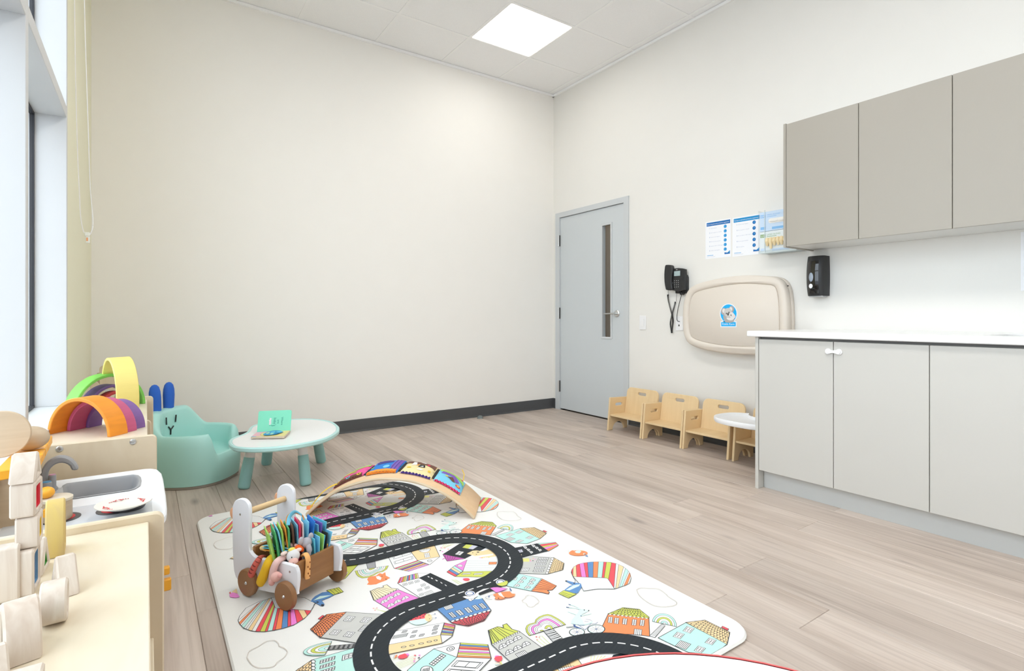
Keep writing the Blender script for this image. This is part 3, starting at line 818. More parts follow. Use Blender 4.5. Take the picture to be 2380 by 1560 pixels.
def gbox(z, h, col, tcol, t1, t2, hole, gl_, label):
    t = thing('glove_box', label, 'box', (0, -2.324, 1.366 + z), group='glove boxes in the clear holder')
    MB().box(-.103, -.007, -.245, 0, 0, h, ch=.001).build('carton', gm[col], t, smooth=0)
    b = MB(); F_ = basis((-.1034, 0, 0), (0, -1, 0), (0, 0, 1), (-1, 0, 0))
    b.quad([(.004, h - .038, 0), (.040, h - .038, 0), (.040, h - .018, 0), (.004, h - .018, 0)], tcol, F_)
    addtext(b, t1, F_ @ T(.006, h - .034, .0003), width=.032, height=.012, mat=6)
    addtext(b, t2, F_ @ T(.050, h - .027, .0003), size=.0135, mat=tcol)
    b.quad([(.05, h - .036, 0), (.115, h - .036, 0), (.115, h - .033, 0), (.05, h - .033, 0)], tcol, F_)
    b.quad([(.006, .012, 0), (.040, .012, 0), (.040, .030, 0), (.006, .030, 0)], 0 if col else 5, F_)
    b.quad([(.085, .008, 0), (.20, .008, 0), (.20, .024, 0), (.085, .024, 0)], 0 if col else 5, F_)
    b.build('print', gm, t, smooth=0, normals=False)['kind'] = 'stuff'
    w = MB()
    if hole == 0:
        w.slab(rrect(.062, .19, h * .38, h * .62, .014), .002, M=F_ @ T(0, 0, .0002))
        w.ball((.10, h * .5, .003), .034, .010, .006, M=F_).ball((.15, h * .5, .003), .03, .011, .006, M=F_)
    else:
        rg = random.Random(5)
        for k in range(6):
            x = .055 + .024 * k
            w.tube([(x, h * .66, .004), (x + .004, h * .50, .014), (x - .004 + rg.random() * .01, h * (.16 if k == 1 else .3), .008)], [.011, .013, .007], 8, M=F_)
    w.build('glove', gm[gl_], t)
gbox(.142, .128, 0, 5, 'SURE', 'VINYL GLOVES', 0, 3, 'pale blue glove carton with white gloves, upper one in the clear holder')
gbox(.0, .14, 1, 2, 'SURE', 'LATEX GLOVES', 1, 4, 'pale green glove carton with cream gloves hanging out, lower one')

# ================================================================= TODDLER CHAIRS
M_ply = wood('maple_ply', (0.76, 0.575, 0.335), (0.62, 0.43, 0.22), (3, 30, 3), 0.42, .6, .45)
def toddler(y0, label):
    """origin on the floor at the wall; local x towards the room is negative"""
    t = thing('toddler_chair', label, 'chair', (0, y0, 0), group='wooden toddler chairs along the right wall')
    W, tk = .372, .016
    side = [(.100, 0), (.136, 0)] + [(.205 + .068 * math.cos(math.radians(a)), -.002 + .066 * math.sin(math.radians(a))) for a in range(178, 0, -16)] + [(.276, 0), (.326, 0), (.300, .266), (.296, .270), (.098, .262), (.094, .256)]
    slot = rrect(.158, .238, .196, .220, .011, 5)
    for yy in (-tk, -W):
        MB().slab(side, tk, holes=[slot], ch=.0025, M=basis((0, yy, 0), (-1, 0, 0), (0, 0, 1), (0, 1, 0))).build('side_panel', M_ply, t)
    MB().box(-.303, -.085, -W + tk, -tk, .118, .132, ch=.002).build('seat', M_ply, t)
    bw = W / 2 - tk - .001
    bk = rrect(-bw, bw, -.02, .215, [.045, .045, .004, .004], 7)
    hl = rrect(-.043, .043, .158, .182, .012, 5)
    MB().slab(bk, .014, holes=[hl], ch=.0025, M=basis((-.120, -W / 2, .132), (0, -1, 0), Vector((.16, 0, .987)), Vector((-.987, 0, .16)))).build('backrest', M_ply, t)
    for yy in (-.0005, -W - .0015): MB().cyl((0, 0, 0), .006, .002, 12, M=basis((-.20, yy, .126), (1, 0, 0), (0, 0, 1), (0, 1, 0))).build('bolt', M_steel, t)
    return t
toddler(-1.111, 'wooden toddler chair nearest the grey door')
toddler(-1.489, 'second wooden toddler chair from the grey door')
toddler(-1.866, 'wooden toddler chair beside the one with the white tray')
tc4 = toddler(-2.262, 'wooden toddler chair with a white tray beside the base cabinets')
def tray():
    def plan(a):
        c, s = math.cos(a), math.sin(a)
        r = 1 / ((abs(c) ** 2.6 + abs(s) ** 2.6) ** (1 / 2.6))
        return (-.375 + .175 * r * c, .220 * r * s)
    n = 48; A = [2 * PI * i / n for i in range(n)]
    prof = [(.86, -.022), (.97, -.016), (1.0, -.004), (1.0, .010), (.985, .016), (.95, .014), (.90, .002), (.84, -.004), (.0, -.004)]
    vs = []; fs = []
    for k, z in prof[:-1]:
        for a in A:
            x, y = plan(a); vs.append((-.375 + (x + .375) * k, y * k, z))
    m = len(prof) - 1
    for k in range(m - 1):
        for i in range(n): fs.append((k * n + i, k * n + (i + 1) % n, (k + 1) * n + (i + 1) % n, (k + 1) * n + i))
    fs.append(tuple(range((m - 1) * n, m * n))); fs.append(tuple(reversed(range(n))))
    return vs, fs
vs, fs = tray()
# scoop for the body: notch cut at the wall side
def notch(v):
    x, y, z = v
    d = math.hypot((x + .19) / .12, y / .115)
    if d < 1: x = -.19 - .12 * math.sqrt(max(0, 1 - (y / .115) ** 2)) if abs(y) < .115 else x
    return (x, y, z)
MB().add([notch(v) for v in vs], fs).build('tray', M_white, tc4, loc=(0, -.170, .292), smooth=45)

# door stop on the floor
ds = thing('door_stop', 'small grey dome door stop on the floor by the back wall', 'door stop', (-.933, -.081, 0))
MB().lathe([(0, 0), (.027, 0), (.027, .006), (.022, .020), (.012, .027), (0, .028)], 20).build('dome', plain('grey_rubber', (.16, .19, .19), .45), ds)
MB().lathe([(.0275, .002), (.0295, .002), (.0295, .004), (.0275, .005)], 20).build('rim', M_steel, ds)

# ================================================================= LEFT SIDE: shelves, play kitchen, chair, table
M_birch = wood('birch_ply', (0.745, 0.665, 0.52), (0.60, 0.49, 0.335), (9, 3.2, 9), 0.40, 2.6, .42)
M_birchv = wood('birch_ply_upright', (0.71, 0.61, 0.455), (0.58, 0.455, 0.30), (9, 9, 3.0), 0.42, 2.4, .45)
M_edge = wood('ply_edge', (0.70, 0.56, 0.40), (0.50, 0.36, 0.22), (4, 4, 60), 0.5, .3, .6)
ZT = .55
def shelf(y0, y1, xb, xf, h, label, group, divs=1):
    """birch toy shelf: y0 near end, y1 far end, origin on the floor at its near end"""
    t = thing('toy_shelf', label, 'shelf', (xb, y0, 0), group=group)
    L, D = y1 - y0, xf - xb
    prof = rrect(0, D, 0, h, [.016, .016, 0, 0], 6)
    for yy in (0, L - .016):
        MB().slab(prof, .016, ch=.0028, M=basis((0, yy + .016, 0), (1, 0, 0), (0, 0, 1), (0, -1, 0))).build('end_panel', M_birchv, t)
    MB().box(.004, D - .026, .016, L - .016, h - .032, h - .015, ch=.0015).build('top_board', M_birch, t, smooth=0)
    MB().box(.004, D - .018, .016, L - .016, h * .52, h * .52 + .016, ch=.0015).build('middle_board', M_birch, t, smooth=0)
    MB().box(.004, D - .018, .016, L - .016, .05, .066, ch=.0015).build('bottom_board', M_birch, t, smooth=0)
    MB().box(0, .004, .016, L - .016, .05, h - .02).build('back_panel', M_birchv, t, smooth=0)
    for k in range(divs):
        yy = L * (k + 1) / (divs + 1)
        pr = rrect(.004, D - .012, .066, h - .033, [.016, 0, 0, 0], 5)
        MB().slab(pr, .014, ch=.0025, M=basis((0, yy, 0), (1, 0, 0), (0, 0, 1), (0, -1, 0))).build('divider', M_birchv, t)
    return t
XB, XF = -3.772, -3.459
YN0, YN1 = -4.16, -3.046      # near shelf
YM0, YM1 = -2.205, -1.135     # far shelf
sh1 = shelf(YN0, YN1, XB, XF, ZT, 'near birch toy shelf with pale wooden window blocks on top', 'birch toy shelves along the window')
sh2 = shelf(YM0, YM1, XB, XF, ZT, 'far birch toy shelf carrying the coloured rainbow arches', 'birch toy shelves along the window')
for (u, v) in ((138, 1044), (309, 1027)):
    q = PYY(u, v, YM0)
    b = MB().lathe([(.0035, .0005), (.0095, .0), (.0095, .002), (.006, .0036), (.0035, .0036), (.0032, .001), (0, .001)], 16, M=basis((q.x - XB, -.0, q.z), (1, 0, 0), (0, 0, -1), (0, -1, 0)))
    b.build('bolt', M_steel, sh2)
q = PZ(316, 965, .535)
MB().cyl((0, 0, 0), .007, .001, 14).build('bolt', M_steel, sh2, loc=(q.x - XB, q.y - YM0, .535))
# third unit in the corner: low book stand with sloped side and a taller rounded back board
st3 = thing('book_stand', 'small birch stand with rounded back board in the corner behind the arches', 'shelf', (-3.735, -.72, 0))
sd_ = [(0, 0), (.19, 0), (.19, .30), (.035, .585), (.02, .60), (0, .60)]
for yy in (.016, .50):
    MB().slab(sd_, .016, ch=.002, M=basis((0, yy, 0), (1, 0, 0), (0, 0, 1), (0, -1, 0))).build('side_panel', M_birchv, st3)
MB().slab(rrect(0, .078, .05, .645, [.015, .02, 0, 0], 5), .014, ch=.002, M=basis((.012, .484, 0), (1, 0, 0), (0, 0, 1), (0, -1, 0))).build('back_board', M_birchv, st3)
for z in (.06, .30, .46): MB().box(.004, .17 if z < .4 else .09, .016, .484, z, z + .014, ch=.001).build('board', M_birch, st3, smooth=0)
bx = thing('toy_box', 'small grey toy block on the corner book stand', 'toy', (-3.675, -.60, .474))
MB().box(-.02, .02, -.03, .03, .0005, .06, ch=.004).build('block', plain('grey_paint', (.45, .45, .44), .5), bx)

# ---- play kitchen
ZC = .46
M_kw = plain('kitchen_white', (0.80, 0.815, 0.84), 0.35, 0.01)
M_kgrey = plain('kitchen_grey', (0.31, 0.315, 0.325), 0.45, 0.03)
M_klg = plain('kitchen_lightgrey', (0.50, 0.51, 0.52), 0.4, 0.02)
M_or = plain('orange_paint', (0.86, 0.40, 0.03), 0.4, 0.03)
M_ord = plain('orange_deep', (0.60, 0.20, 0.015), 0.5, 0.03)
M_stove = plain('stove_inlay', (0.62, 0.66, 0.71), 0.25, 0.02)
M_burn = plain('burner_dark', (.07, .07, .075), .4)
M_red = plain('red_paint', (.62, .03, .04), .4)
M_nat = wood('natural_wood', (0.56, 0.44, 0.31), (0.42, 0.31, 0.20), (4, 4, 90), .5, .4, .6)
M_natl = wood('light_wood', (0.66, 0.585, 0.47), (0.55, 0.46, 0.34), (6, 6, 30), .5, .6, .5)
KO = Vector((-3.62, -2.55, 0))
kit = thing('play_kitchen', 'white toy kitchen counter with grey sink between the birch shelves', 'toy kitchen', KO)
def kz(u, v, z): q = PZ(u, v, z); return (q.x - KO.x, q.y - KO.y)
fr_c = [kz(*q, ZC) for q in ((378, 1205), (386, 1193), (388, 1180), (385, 1150), (379, 1112), (375, 1099), (366, 1091), (352, 1089), (335, 1090), (240, 1102), (130, 1117))]
back = -.150
cpoly = [(back, fr_c[0][1] - .002), (fr_c[0][0] - .03, fr_c[0][1] - .004)] + fr_c[:9] + [(back, fr_c[8][1])]
hole = [kz(*q, ZC) for q in ((147, 1134), (150, 1129), (158, 1125), (308, 1105), (318, 1106.5), (323.5, 1111), (325, 1120), (322, 1131), (312, 1137.5), (300, 1141), (171, 1160), (152, 1158), (146, 1148))]
MB().slab(cpoly, .02, holes=[hole], ch=.003, M=T(0, 0, ZC - .02)).build('counter', M_kw, kit)
hl = ccw(hole); rim_o = inset(hl, -.004)
b = MB(); n = len(hl)
rg = [(rim_o, ZC + .0015), (inset(hl, .002), ZC + .0025), (inset(hl, .006), ZC - .002), (inset(hl, .012), ZC - .05), (inset(hl, .016), ZC - .055)]
b.add([(x, y, z) for L_, z in rg for x, y in L_], [(k * n + i, k * n + (i + 1) % n, (k + 1) * n + (i + 1) % n, (k + 1) * n + i) for k in range(len(rg) - 1) for i in range(n)] + [tuple(range((len(rg) - 1) * n, len(rg) * n))])
b.build('sink_basin', M_kgrey, kit, smooth=50)
b = MB().slab([kz(*q, ZC) for q in ((100, 1142), (146, 1135), (148, 1158), (96, 1168))], .0025, ch=.0008, M=T(0, 0, ZC + .0003)).build('tap_plate', M_klg, kit)
bx0, bx1, by0, by1 = back + .005, fr_c[2][0] - .028, fr_c[0][1] + .03, fr_c[8][1] - .03
b = MB().box(bx0, bx1, by0, by0 + .015, 0, ZC - .02).box(bx0, bx1, by1 - .015, by1, 0, ZC - .02).box(bx0, bx0 + .01, by0 + .015, by1 - .015, 0, ZC - .02).box(bx0 + .01, bx1, by0 + .015, by1 - .015, .04, .055)
b.build('cabinet', M_natl, kit, smooth=0)
for a, c in ((by0 + .002, (by0 + by1) / 2 - .002), ((by0 + by1) / 2 + .002, by1 - .002)):
    MB().box(bx1 + .0005, bx1 + .013, a, c, .05, ZC - .09, ch=.002).build('door', M_kw, kit)
MB().box(bx1 + .0005, bx1 + .012, by0 + .002, by1 - .002, ZC - .084, ZC - .024, ch=.002).build('control_panel', M_natl, kit)
for (u, v, r, l) in ((369, 1229, .012, .034), (371, 1291, .018, .038)):
    q = PXX(u, v, bx1 + KO.x + .024)
    b = MB().box(0, l, -.010, .010, -r, r, ch=.003)
    o_ = b.build('knob', M_or, kit, loc=(bx1 + .012, max(by0 + .03, min(by1 - .03, q.y - KO.y)), q.z))
q = PXX(373, 1257, bx1 + KO.x + .02)
tg = MB().box(bx1 + .013, bx1 + .0135, -.02, .02, -.010, .010, M=T(0, min(by1 - .05, q.y - KO.y), q.z))
addtext(tg, 'JZ', basis((bx1 + .0138, min(by1 - .05, q.y - KO.y) - .015, q.z - .006), (0, 1, 0), (0, 0, 1), (1, 0, 0)), width=.03, mat=1)
tg.build('sticker', [plain('sticker_cream', (.66, .60, .45), .6), M_dark], kit, smooth=0, normals=False)
# stove inlay and burners
sp = [kz(*q, ZC) for q in ((40, 1203), (168, 1181.4), (220, 1173.6), (352, 1158), (360, 1196))]
yb_ = fr_c[0][1] + .006
sp = sp[:4] + [(sp[3][0] + .002, yb_), (back + .01, yb_), (back + .01, sp[0][1])]
MB().slab(sp, .0012, M=T(0, 0, ZC + .0003)).build('stove_plate', M_stove, kit, smooth=0)
for (u, v, ur) in ((140, 1207, 189), (268, 1186, 222)):
    c = kz(u, v, ZC); e = kz(ur, v - (ur - u) * .16, ZC); r = math.hypot(c[0] - e[0], c[1] - e[1]); r = min(r, .06)
    MB().cyl((c[0], c[1], ZC + .0016), r, .001, 32).build('burner', M_burn, kit, smooth=0)
    MB().lathe([(r * .45, 0), (r * .72, 0), (r * .72, .0007), (r * .45, .0007)], 32, M=T(c[0], c[1], ZC + .0027)).build('heat_ring', M_red, kit, smooth=0)
# faucet and taps
yF = PZ(125, 1140, ZC).y
fo = [(98, 1141), (93, 1112), (99, 1088), (112, 1071), (130, 1061), (145, 1059), (162, 1063), (176, 1075), (182.5, 1087), (179, 1091), (168, 1091), (163, 1082), (152, 1075.5), (138, 1075), (125, 1081), (116, 1091), (112, 1103), (114, 1113), (122, 1122), (130, 1130), (135, 1141)]
fp = smoothloop([((lambda q: (q.x - KO.x, q.z))(PYY(u, v, yF))) for u, v in fo], 2)
MB().slab(fp, .024, ch=.004, M=basis((0, yF - KO.y + .012, 0), (1, 0, 0), (0, 0, 1), (0, -1, 0))).build('faucet', M_kgrey, kit, smooth=40)
for (u, vb, vt, hw, col, dy) in ((121.5, 1145, 1104, 9.5, (.62, .28, .42), .0), (108, 1156, 1121, 13, (.10, .33, .55), .0)):
    q = PZ(u, vb, ZC); r = PYY(u + hw, vb, q.y).x - q.x; zt = PYY(u, vt, q.y).z
    MB().cyl((0, 0, 0), r, zt - ZC - .001, 24, ch=.0015).build('tap', M_kgrey, kit, loc=(q.x - KO.x, q.y - KO.y, ZC + .001))
    MB().cyl((0, 0, 0), r * .86, .0012, 24).build('tap_disc', plain('tap_colour', col, .4), kit, loc=(q.x - KO.x, q.y - KO.y, zt + .0002), smooth=0)
# upper orange rack board with notches, on a brown hutch
ZO = .597
A_, B_ = Vector(kz(86, 1081, ZO)), Vector(kz(122, 1012, ZO))
dv = (B_ - A_); Ln = dv.length; dv.normalize(); nv = Vector((-dv.y, dv.x))
rp = [(back, A_.y - .02), (A_.x - .012, A_.y - .003), (A_.x, A_.y)]
for t_ in (.30, .47, .64):
    for s_, w in ((0, 0), (0, 1), (1, 1), (1, 0)):
        q = A_ + dv * (Ln * t_ + s_ * .010) + nv * (w * .030); rp.append((q.x, q.y))
rp += [tuple(B_ - dv * .006), tuple(B_ + nv * .008), (back, B_.y + .004)]
MB().slab(rp, .022, ch=.002, M=T(0, 0, ZO - .022)).build('rack_board', M_or, kit)
MB().box(back, A_.x - .02, A_.y + .01, A_.y + .025, ZC, ZO - .0225).build('hutch_side', M_nat, kit, smooth=0)
MB().box(back - .004, back, A_.y - .01, B_.y, ZC, ZO - .0225).build('hutch_back', M_nat, kit, smooth=0)
MB().box(back, A_.x - .035, A_.y + .026, A_.y + .09, ZO - .06, ZO - .0225, ch=.002).build('bracket', M_ord, kit)
# toy food things
def top(name, label, cat, loc, rotz=0, group=None): return thing(name, label, cat, loc, rotz, group)
q = PYY(69, 1030, -2.50)
eg = top('wooden_maraca', 'egg-shaped grey wooden maraca lying on the orange rack', 'toy', (q.x, q.y, ZO + .031))
MB().ball((0, 0, 0), .041, .033, .031, 24, 14).build('egg', M_nat, eg, smooth=60)
MB().tube([(-.038, .002, -.002), (-.062, .004, -.010)], [.009, .011], 12).build('handle', M_or, eg)
q = PYY(2, 1046, -2.56)
dc = top('wooden_plate', 'round brown wooden disc standing on the orange rack at the left edge', 'plate', (q.x, q.y, ZO + .0575))
MB().cyl((0, 0, -.005), .057, .010, 40, ch=.002, M=RX(PI / 2 - .1) ).build('disc', M_nat, dc)
q = PZ(131, 1211, ZC); rr_ = PYY(169, 1208, q.y).x - q.x; rr_ = min(rr_, .06)
pt = top('toy_pot', 'round wooden toy pot with lid and orange knob on the stove', 'pot', (q.x, q.y, ZC + .0042))
MB().lathe([(0, 0), (rr_ * .95, 0), (rr_, .004), (rr_, .045), (rr_ - .006, .045), (rr_ - .006, .006), (0, .006)], 36).build('pot', M_nat, pt)
MB().lathe([(0, .0455), (rr_ * 1.04, .0455), (rr_ * 1.04, .051), (rr_ * .9, .054), (0, .055)], 36).build('lid', M_natl, pt)
MB().ball((0, 0, 0), .0165, .0165, .0135, 18, 10).build('lid_knob', M_or, pt, loc=(-.018, -.004, .067))
MB().tube([(-.012, -rr_ + .004, .030), (-.016, -rr_ - .018, .030)], .0085, 12).build('handle', M_or, pt)
q = PZ(296, 1183, ZC)
pn = top('toy_pan', 'dark toy pan under the cream plate on the stove', 'pan', (q.x, q.y, ZC + .0042))
MB().lathe([(0, 0), (.038, 0), (.043, .017), (.040, .017), (.036, .003), (0, .003)], 32).build('pan', M_burn, pn)
q = PZ(288, 1175, ZC + .026)
pe = top('toy_plate', 'cream oval toy plate with red hearts balanced on the dark pan', 'plate', (q.x, q.y, ZC + .0235))
rp_ = (PYY(365, 1175, q.y).x - q.x) * .86
MB().lathe([(0, 0), (rp_ * .6, 0), (rp_, .009), (rp_, .011), (rp_ * .93, .0105), (rp_ * .6, .0045), (0, .004)], 44).build('plate', plain('cream_glaze', (.70, .68, .62), .35, .03), pe)
b = MB()
def heart(cx, cy, s, a):
    pts = [(16 * math.sin(t) ** 3 / 16, (13 * math.cos(t) - 5 * math.cos(2 * t) - 2 * math.cos(3 * t) - math.cos(4 * t)) / 16) for t in [2 * PI * i / 28 for i in range(28)]]
    b.slab([(x * s, y * s) for x, y in pts], .0003, holes=[[(x * s * .66, y * s * .66) for x, y in pts]], M=T(cx, cy, .0072) @ RZ(a))
for a, s in ((3.6, .009), (.25, .008), (1.9, .008)):
    heart(rp_ * .68 * math.cos(a), rp_ * .68 * math.sin(a), s, a + PI / 2)
    for k in (-4, -3, -2, 2, 3, 4):
        aa = a + k * .13; b.cyl((rp_ * .68 * math.cos(aa), rp_ * .68 * math.sin(aa), .0070), .0022 - .0002 * abs(k), .0005, 8)
b.build('heart_print', M_red, pe, smooth=0)

# ---- mint bunny chair
M_mint = plain('mint_vinyl', (0.41, 0.725, 0.675), 0.38, 0.01, 0.05, 500)
M_blue = plain('blue_knit', (0.022, 0.125, 0.56), 0.8, 0.08, 0.5, 380)
M_ink = plain('black_ink', (.012, .014, .014), .5)
ch = thing('bunny_chair', 'mint bunny-faced toddler armchair with blue knitted ears behind the table', 'chair', (-3.265, -.712, 0), -.62)
RCH = .238
def hprof(a):
    a = abs((a + PI) % (2 * PI) - PI)
    def ss(x, lo, hi): t = max(0, min(1, (x - lo) / (hi - lo))); return t * t * (3 - 2 * t)
    return .165 + .122 * ss(a, .44, .66) + .118 * ss(a, 1.72, 2.35)
def rad(a):
    c, s = abs(math.cos(a)), abs(math.sin(a))
    return RCH / ((c ** 2.5 + s ** 2.5) ** (1 / 2.5))
def bk_(a):
    a = abs((a + PI) % (2 * PI) - PI); t = max(0, min(1, (a - 1.75) / .75)); return t * t * (3 - 2 * t)
def shell():
    n = 96; vs = []; fs = []
    A = [2 * PI * i / n for i in range(n)]
    rows = []
    def row(f): rows.append([f(a) for a in A])
    P = lambda a, k, z: (rad(a) * k * math.cos(a), rad(a) * k * math.sin(a), z)
    for f in (0, .12, .35, .6, .8, .93): row(lambda a, f=f: P(a, .965 + .035 * math.sin(PI * min(1, f * 1.1)) - .06 * max(0, f - .5) * (hprof(a) / .4), .016 + (hprof(a) - .030) * f))
    def topk(a, s):                      # rounded rim
        th = PI * s; w = .125 + .19 * bk_(a)
        return P(a, .94 - .035 * (hprof(a) / .4) - w * (1 - math.cos(th)) * .5 , hprof(a) - .022 + .022 * math.sin(th))
    for s in (.12, .25, .4, .5, .6, .75, .88, 1.0): row(lambda a, s=s: topk(a, s))
    for f in (.25, .5, .75, .92): row(lambda a, f=f: P(a, .78 - .03 * (hprof(a) / .4) - .02 * f - .19 * bk_(a), hprof(a) - .022 - (hprof(a) - .022 - .150) * f))
    row(lambda a: P(a, .68 - .16 * bk_(a), .147)); row(lambda a: P(a, .4, .144)); row(lambda a: P(a, .1, .143))
    for r in rows: vs += r
    m = len(rows)
    for k in range(m - 1):
        for i in range(n): fs.append((k * n + i, k * n + (i + 1) % n, (k + 1) * n + (i + 1) % n, (k + 1) * n + i))
    fs.append(tuple(range((m - 1) * n, m * n))); fs.append(tuple(reversed(range(n))))
    return vs, fs
vs, fs = shell()
MB().add(vs, fs).build('seat_shell', M_mint, ch, smooth=75)
n = 96
MB().slab([(rad(2 * PI * i / n) * .955 * math.cos(2 * PI * i / n), rad(2 * PI * i / n) * .955 * math.sin(2 * PI * i / n)) for i in range(n)], .0165, ch=.003).build('sole', plain('chair_sole', (.30, .27, .23), .6), ch)
for k, yy in ((0, .058), (1, -.058)):
    e = MB().lathe([(0, -.02), (.030, -.02), (.033, .03), (.035, .08), (.033, .115), (.026, .140), (.014, .153), (0, .157)], 22, M=SCL(.8, 1, 1))
    e.build('ear', M_blue, ch, loc=(-.178, yy * .95, .397), rot=(-.06 if k == 0 else .05, -.03, 0), smooth=70)
def facept(y, z):
    a = PI - y / .125
    r = rad(a) * (.78 - .03 - .008 - .19 * bk_(a)) + .0
    return (r * math.cos(a) * 1.0 + .004, r * math.sin(a), z)
b = MB()
def stroke(p):
    pts = [Vector(facept(*q)) for q in p]
    b.tube(pts, .0036, 8, flat=1)
stroke([(.040, .362), (.038, .340), (.036, .320)]); stroke([(-.044, .362), (-.042, .340), (-.040, .320)])
stroke([(.022, .300), (.002, .284)]); stroke([(-.020, .303), (-.002, .284)]); stroke([(.0, .286), (-.001, .270), (-.002, .254)])
b.build('face', M_ink, ch, smooth=60)

# ---- mint kidney table with a board book
M_tmint = plain('table_mint', (0.47, 0.74, 0.725), 0.35, 0.01)
M_legm = plain('leg_mint', (0.29, 0.545, 0.53), 0.4, 0.01)
M_ttop = plain('table_top_white', (0.82, 0.825, 0.83), 0.3, 0.01)
tp = [(531, 1028), (534, 1021), (547, 1015), (562, 1009.5), (573, 1003.5), (577, 998), (580, 993), (590, 988), (610, 982.5), (640, 977), (680, 974.2), (717, 973.2), (751, 975.5), (774, 981), (786, 988.5), (789, 995), (786, 1002.5), (768, 1014), (742, 1023), (692, 1033), (642, 1039.3), (591, 1042), (552, 1040), (537, 1035.5)]
ZTB = .272
TO = Vector((-2.80, -.96, 0))
kt = thing('kidney_table', 'low kidney-shaped white table with mint rim and four mint legs', 'table', TO)
tl = smoothloop([((lambda q: (q.x - TO.x, q.y - TO.y))(PZ(u, v, ZTB))) for u, v in tp], 4)
tl = ccw(tl)
MB().slab(tl, .026, holes=[inset(tl, .018)], ch=.006, M=T(0, 0, ZTB - .025)).build('rim', M_tmint, kt)
MB().slab(inset(tl, .0185), .020, ch=.001, M=T(0, 0, ZTB - .022)).build('tabletop', M_ttop, kt)
cen = Vector((-2.806, -.96))
for (u, v) in ((566, 1136), (711, 1128), (619, 1079.5), (747, 1074.5)):
    q = PZ(u, v, 0); f = Vector((q.x, q.y)); tpt = f + (cen - f) * .20
    a = Vector((f.x - TO.x, f.y - TO.y, 0)); c = Vector((tpt.x - TO.x, tpt.y - TO.y, ZTB - .024)); d = c - a
    MB().tube([a + d * k for k in (.02, .0, .02, .045, .07, .30, .62, .66)][1:], [.024, .029, .0305, .031, .031, .0285, .0285], 20).build('leg', M_legm, kt, smooth=50)
    MB().tube([a + d * k for k in (.655, .80, 1.0)], [.0262, .0262, .030], 20).build('leg_upper', M_ttop, kt, smooth=50)
    side = Vector((d.x, d.y, 0)).normalized(); out_ = (Vector((f.x, f.y)) - cen)
    dirn = Vector((-.64, -.74, 0)) if u < 600 else Vector((-.15, -.98, 0))
    b = MB()
    for k in range(10):
        pz = a + d * (.14 + .045 * k); b.ball(tuple(pz + dirn * .0283), .0022 if k % 2 == 0 else .0014, n=8, k=4)
    b.build('height_holes', M_dark, kt, smooth=0)['kind'] = 'stuff'
# board book: open, the lid page leaning back
bk = thing('board_book', 'open green and yellow board book lying on the white kidney table', 'book', PZ(640, 1007, ZTB + .001))
BO = bk.location.copy()
zb = ZTB + .0135
bl_, br_, tr_, tl_ = PZ(583, 1015.5, zb), PZ(661, 1014, zb), PZ(675, 1000.5, zb), PZ(597, 1004, zb)
L2 = lambda q: (q.x - BO.x, q.y - BO.y)
bookm = [plain('page_yellow', (.80, .66, .26), .4), plain('page_pink', (.80, .42, .50), .4), plain('page_blue', (.02, .26, .58), .4), plain('page_sky', (.13, .50, .76), .4), plain('page_mint', (.42, .68, .50), .4), plain('board_edge', (.62, .52, .40), .6), plain('page_orange', (.74, .34, .12), .5)]
pg = [L2(bl_), L2(br_), L2(tr_), L2(tl_)]
MB().slab(pg, .0115, ch=.0012, M=T(0, 0, .0005)).build('page_block', bookm[5], bk)
b = MB(); zt = .0123
def bq(s, t):      # position on the lower page, s left-right, t near-far
    a = Vector(pg[0]).lerp(Vector(pg[1]), s); c = Vector(pg[3]).lerp(Vector(pg[2]), s); return a.lerp(c, t)
def bp(pts, m, d): b.add([tuple(bq(*q)) + (zt + d * .0002,) for q in pts], [tuple(range(len(pts)))], m)
bp([(0.01, .01), (.99, .01), (.99, .99), (.01, .99)], 0, 0)
bp([(.01, .12), (.24, .10), (.36, .5), (.40, .93), (.01, .93)], 1, 1)
bp([(.01, .0), (.16, .02), (.13, .10), (.01, .11)], 3, 1); bp([(.01, .93), (.34, .93), (.34, .99), (.01, .99)], 3, 1)
bp([(.20, .5 + .0)] + [(.27 + .075 * math.cos(k * .7), .5 + .3 * math.sin(k * .7)) for k in range(9)], 6, 2)
bp([(.28 + .065 * math.cos(k * .7), .5 + .24 * math.sin(k * .7)) for k in range(9)], 0, 3)
b.build('lower_page', bookm, bk, smooth=0, normals=False)
fl = MB()
fp_ = [(.31, .3), (.36, .72), (.50, .95), (.70, .9), (.85, .62), (.70, .22), (.5, .1), (.38, .1)]
pts = [bq(*q) for q in fp_]
fl.slab([tuple(q) for q in pts], .0015, M=T(0, 0, zt + .004))
for (s0, t0, rs, rt, m) in ((.42, .48, .05, .18, 1), (.55, .60, .07, .2, 3), (.57, .3, .05, .14, 1), (.72, .66, .09, .12, 3), (.70, .42, .07, .12, 2)):
    fl.add([tuple(bq(s0 + rs * math.cos(2 * PI * k / 12), t0 + rt * math.sin(2 * PI * k / 12))) + (zt + .0058 + .0001 * k % 3 * .0,) for k in range(12)], [tuple(range(12))], m)
fl.build('lift_flap', [bookm[2], bookm[4], plain('flap_dark', (.01, .14, .42), .4), bookm[3]], bk, smooth=0, normals=False)
yv = (tl_ + tr_) / 2
TL, TR = PYY(608, 955.5, tl_.y + .035), PYY(683.5, 952.5, tr_.y + .035)
o0, o1 = Vector(tl_) + Vector((0, 0, -.011)), Vector(tr_) + Vector((0, 0, -.011))
ax = (o1 - o0).normalized(); up_ = ((TL + TR) / 2 - (o0 + o1) / 2); up_ = up_ - ax * up_.dot(ax); hgt = up_.length; up_.normalize()
nn = ax.cross(up_)
W_ = (o1 - o0).length
Mc = basis(o0 - BO, ax, up_, nn)
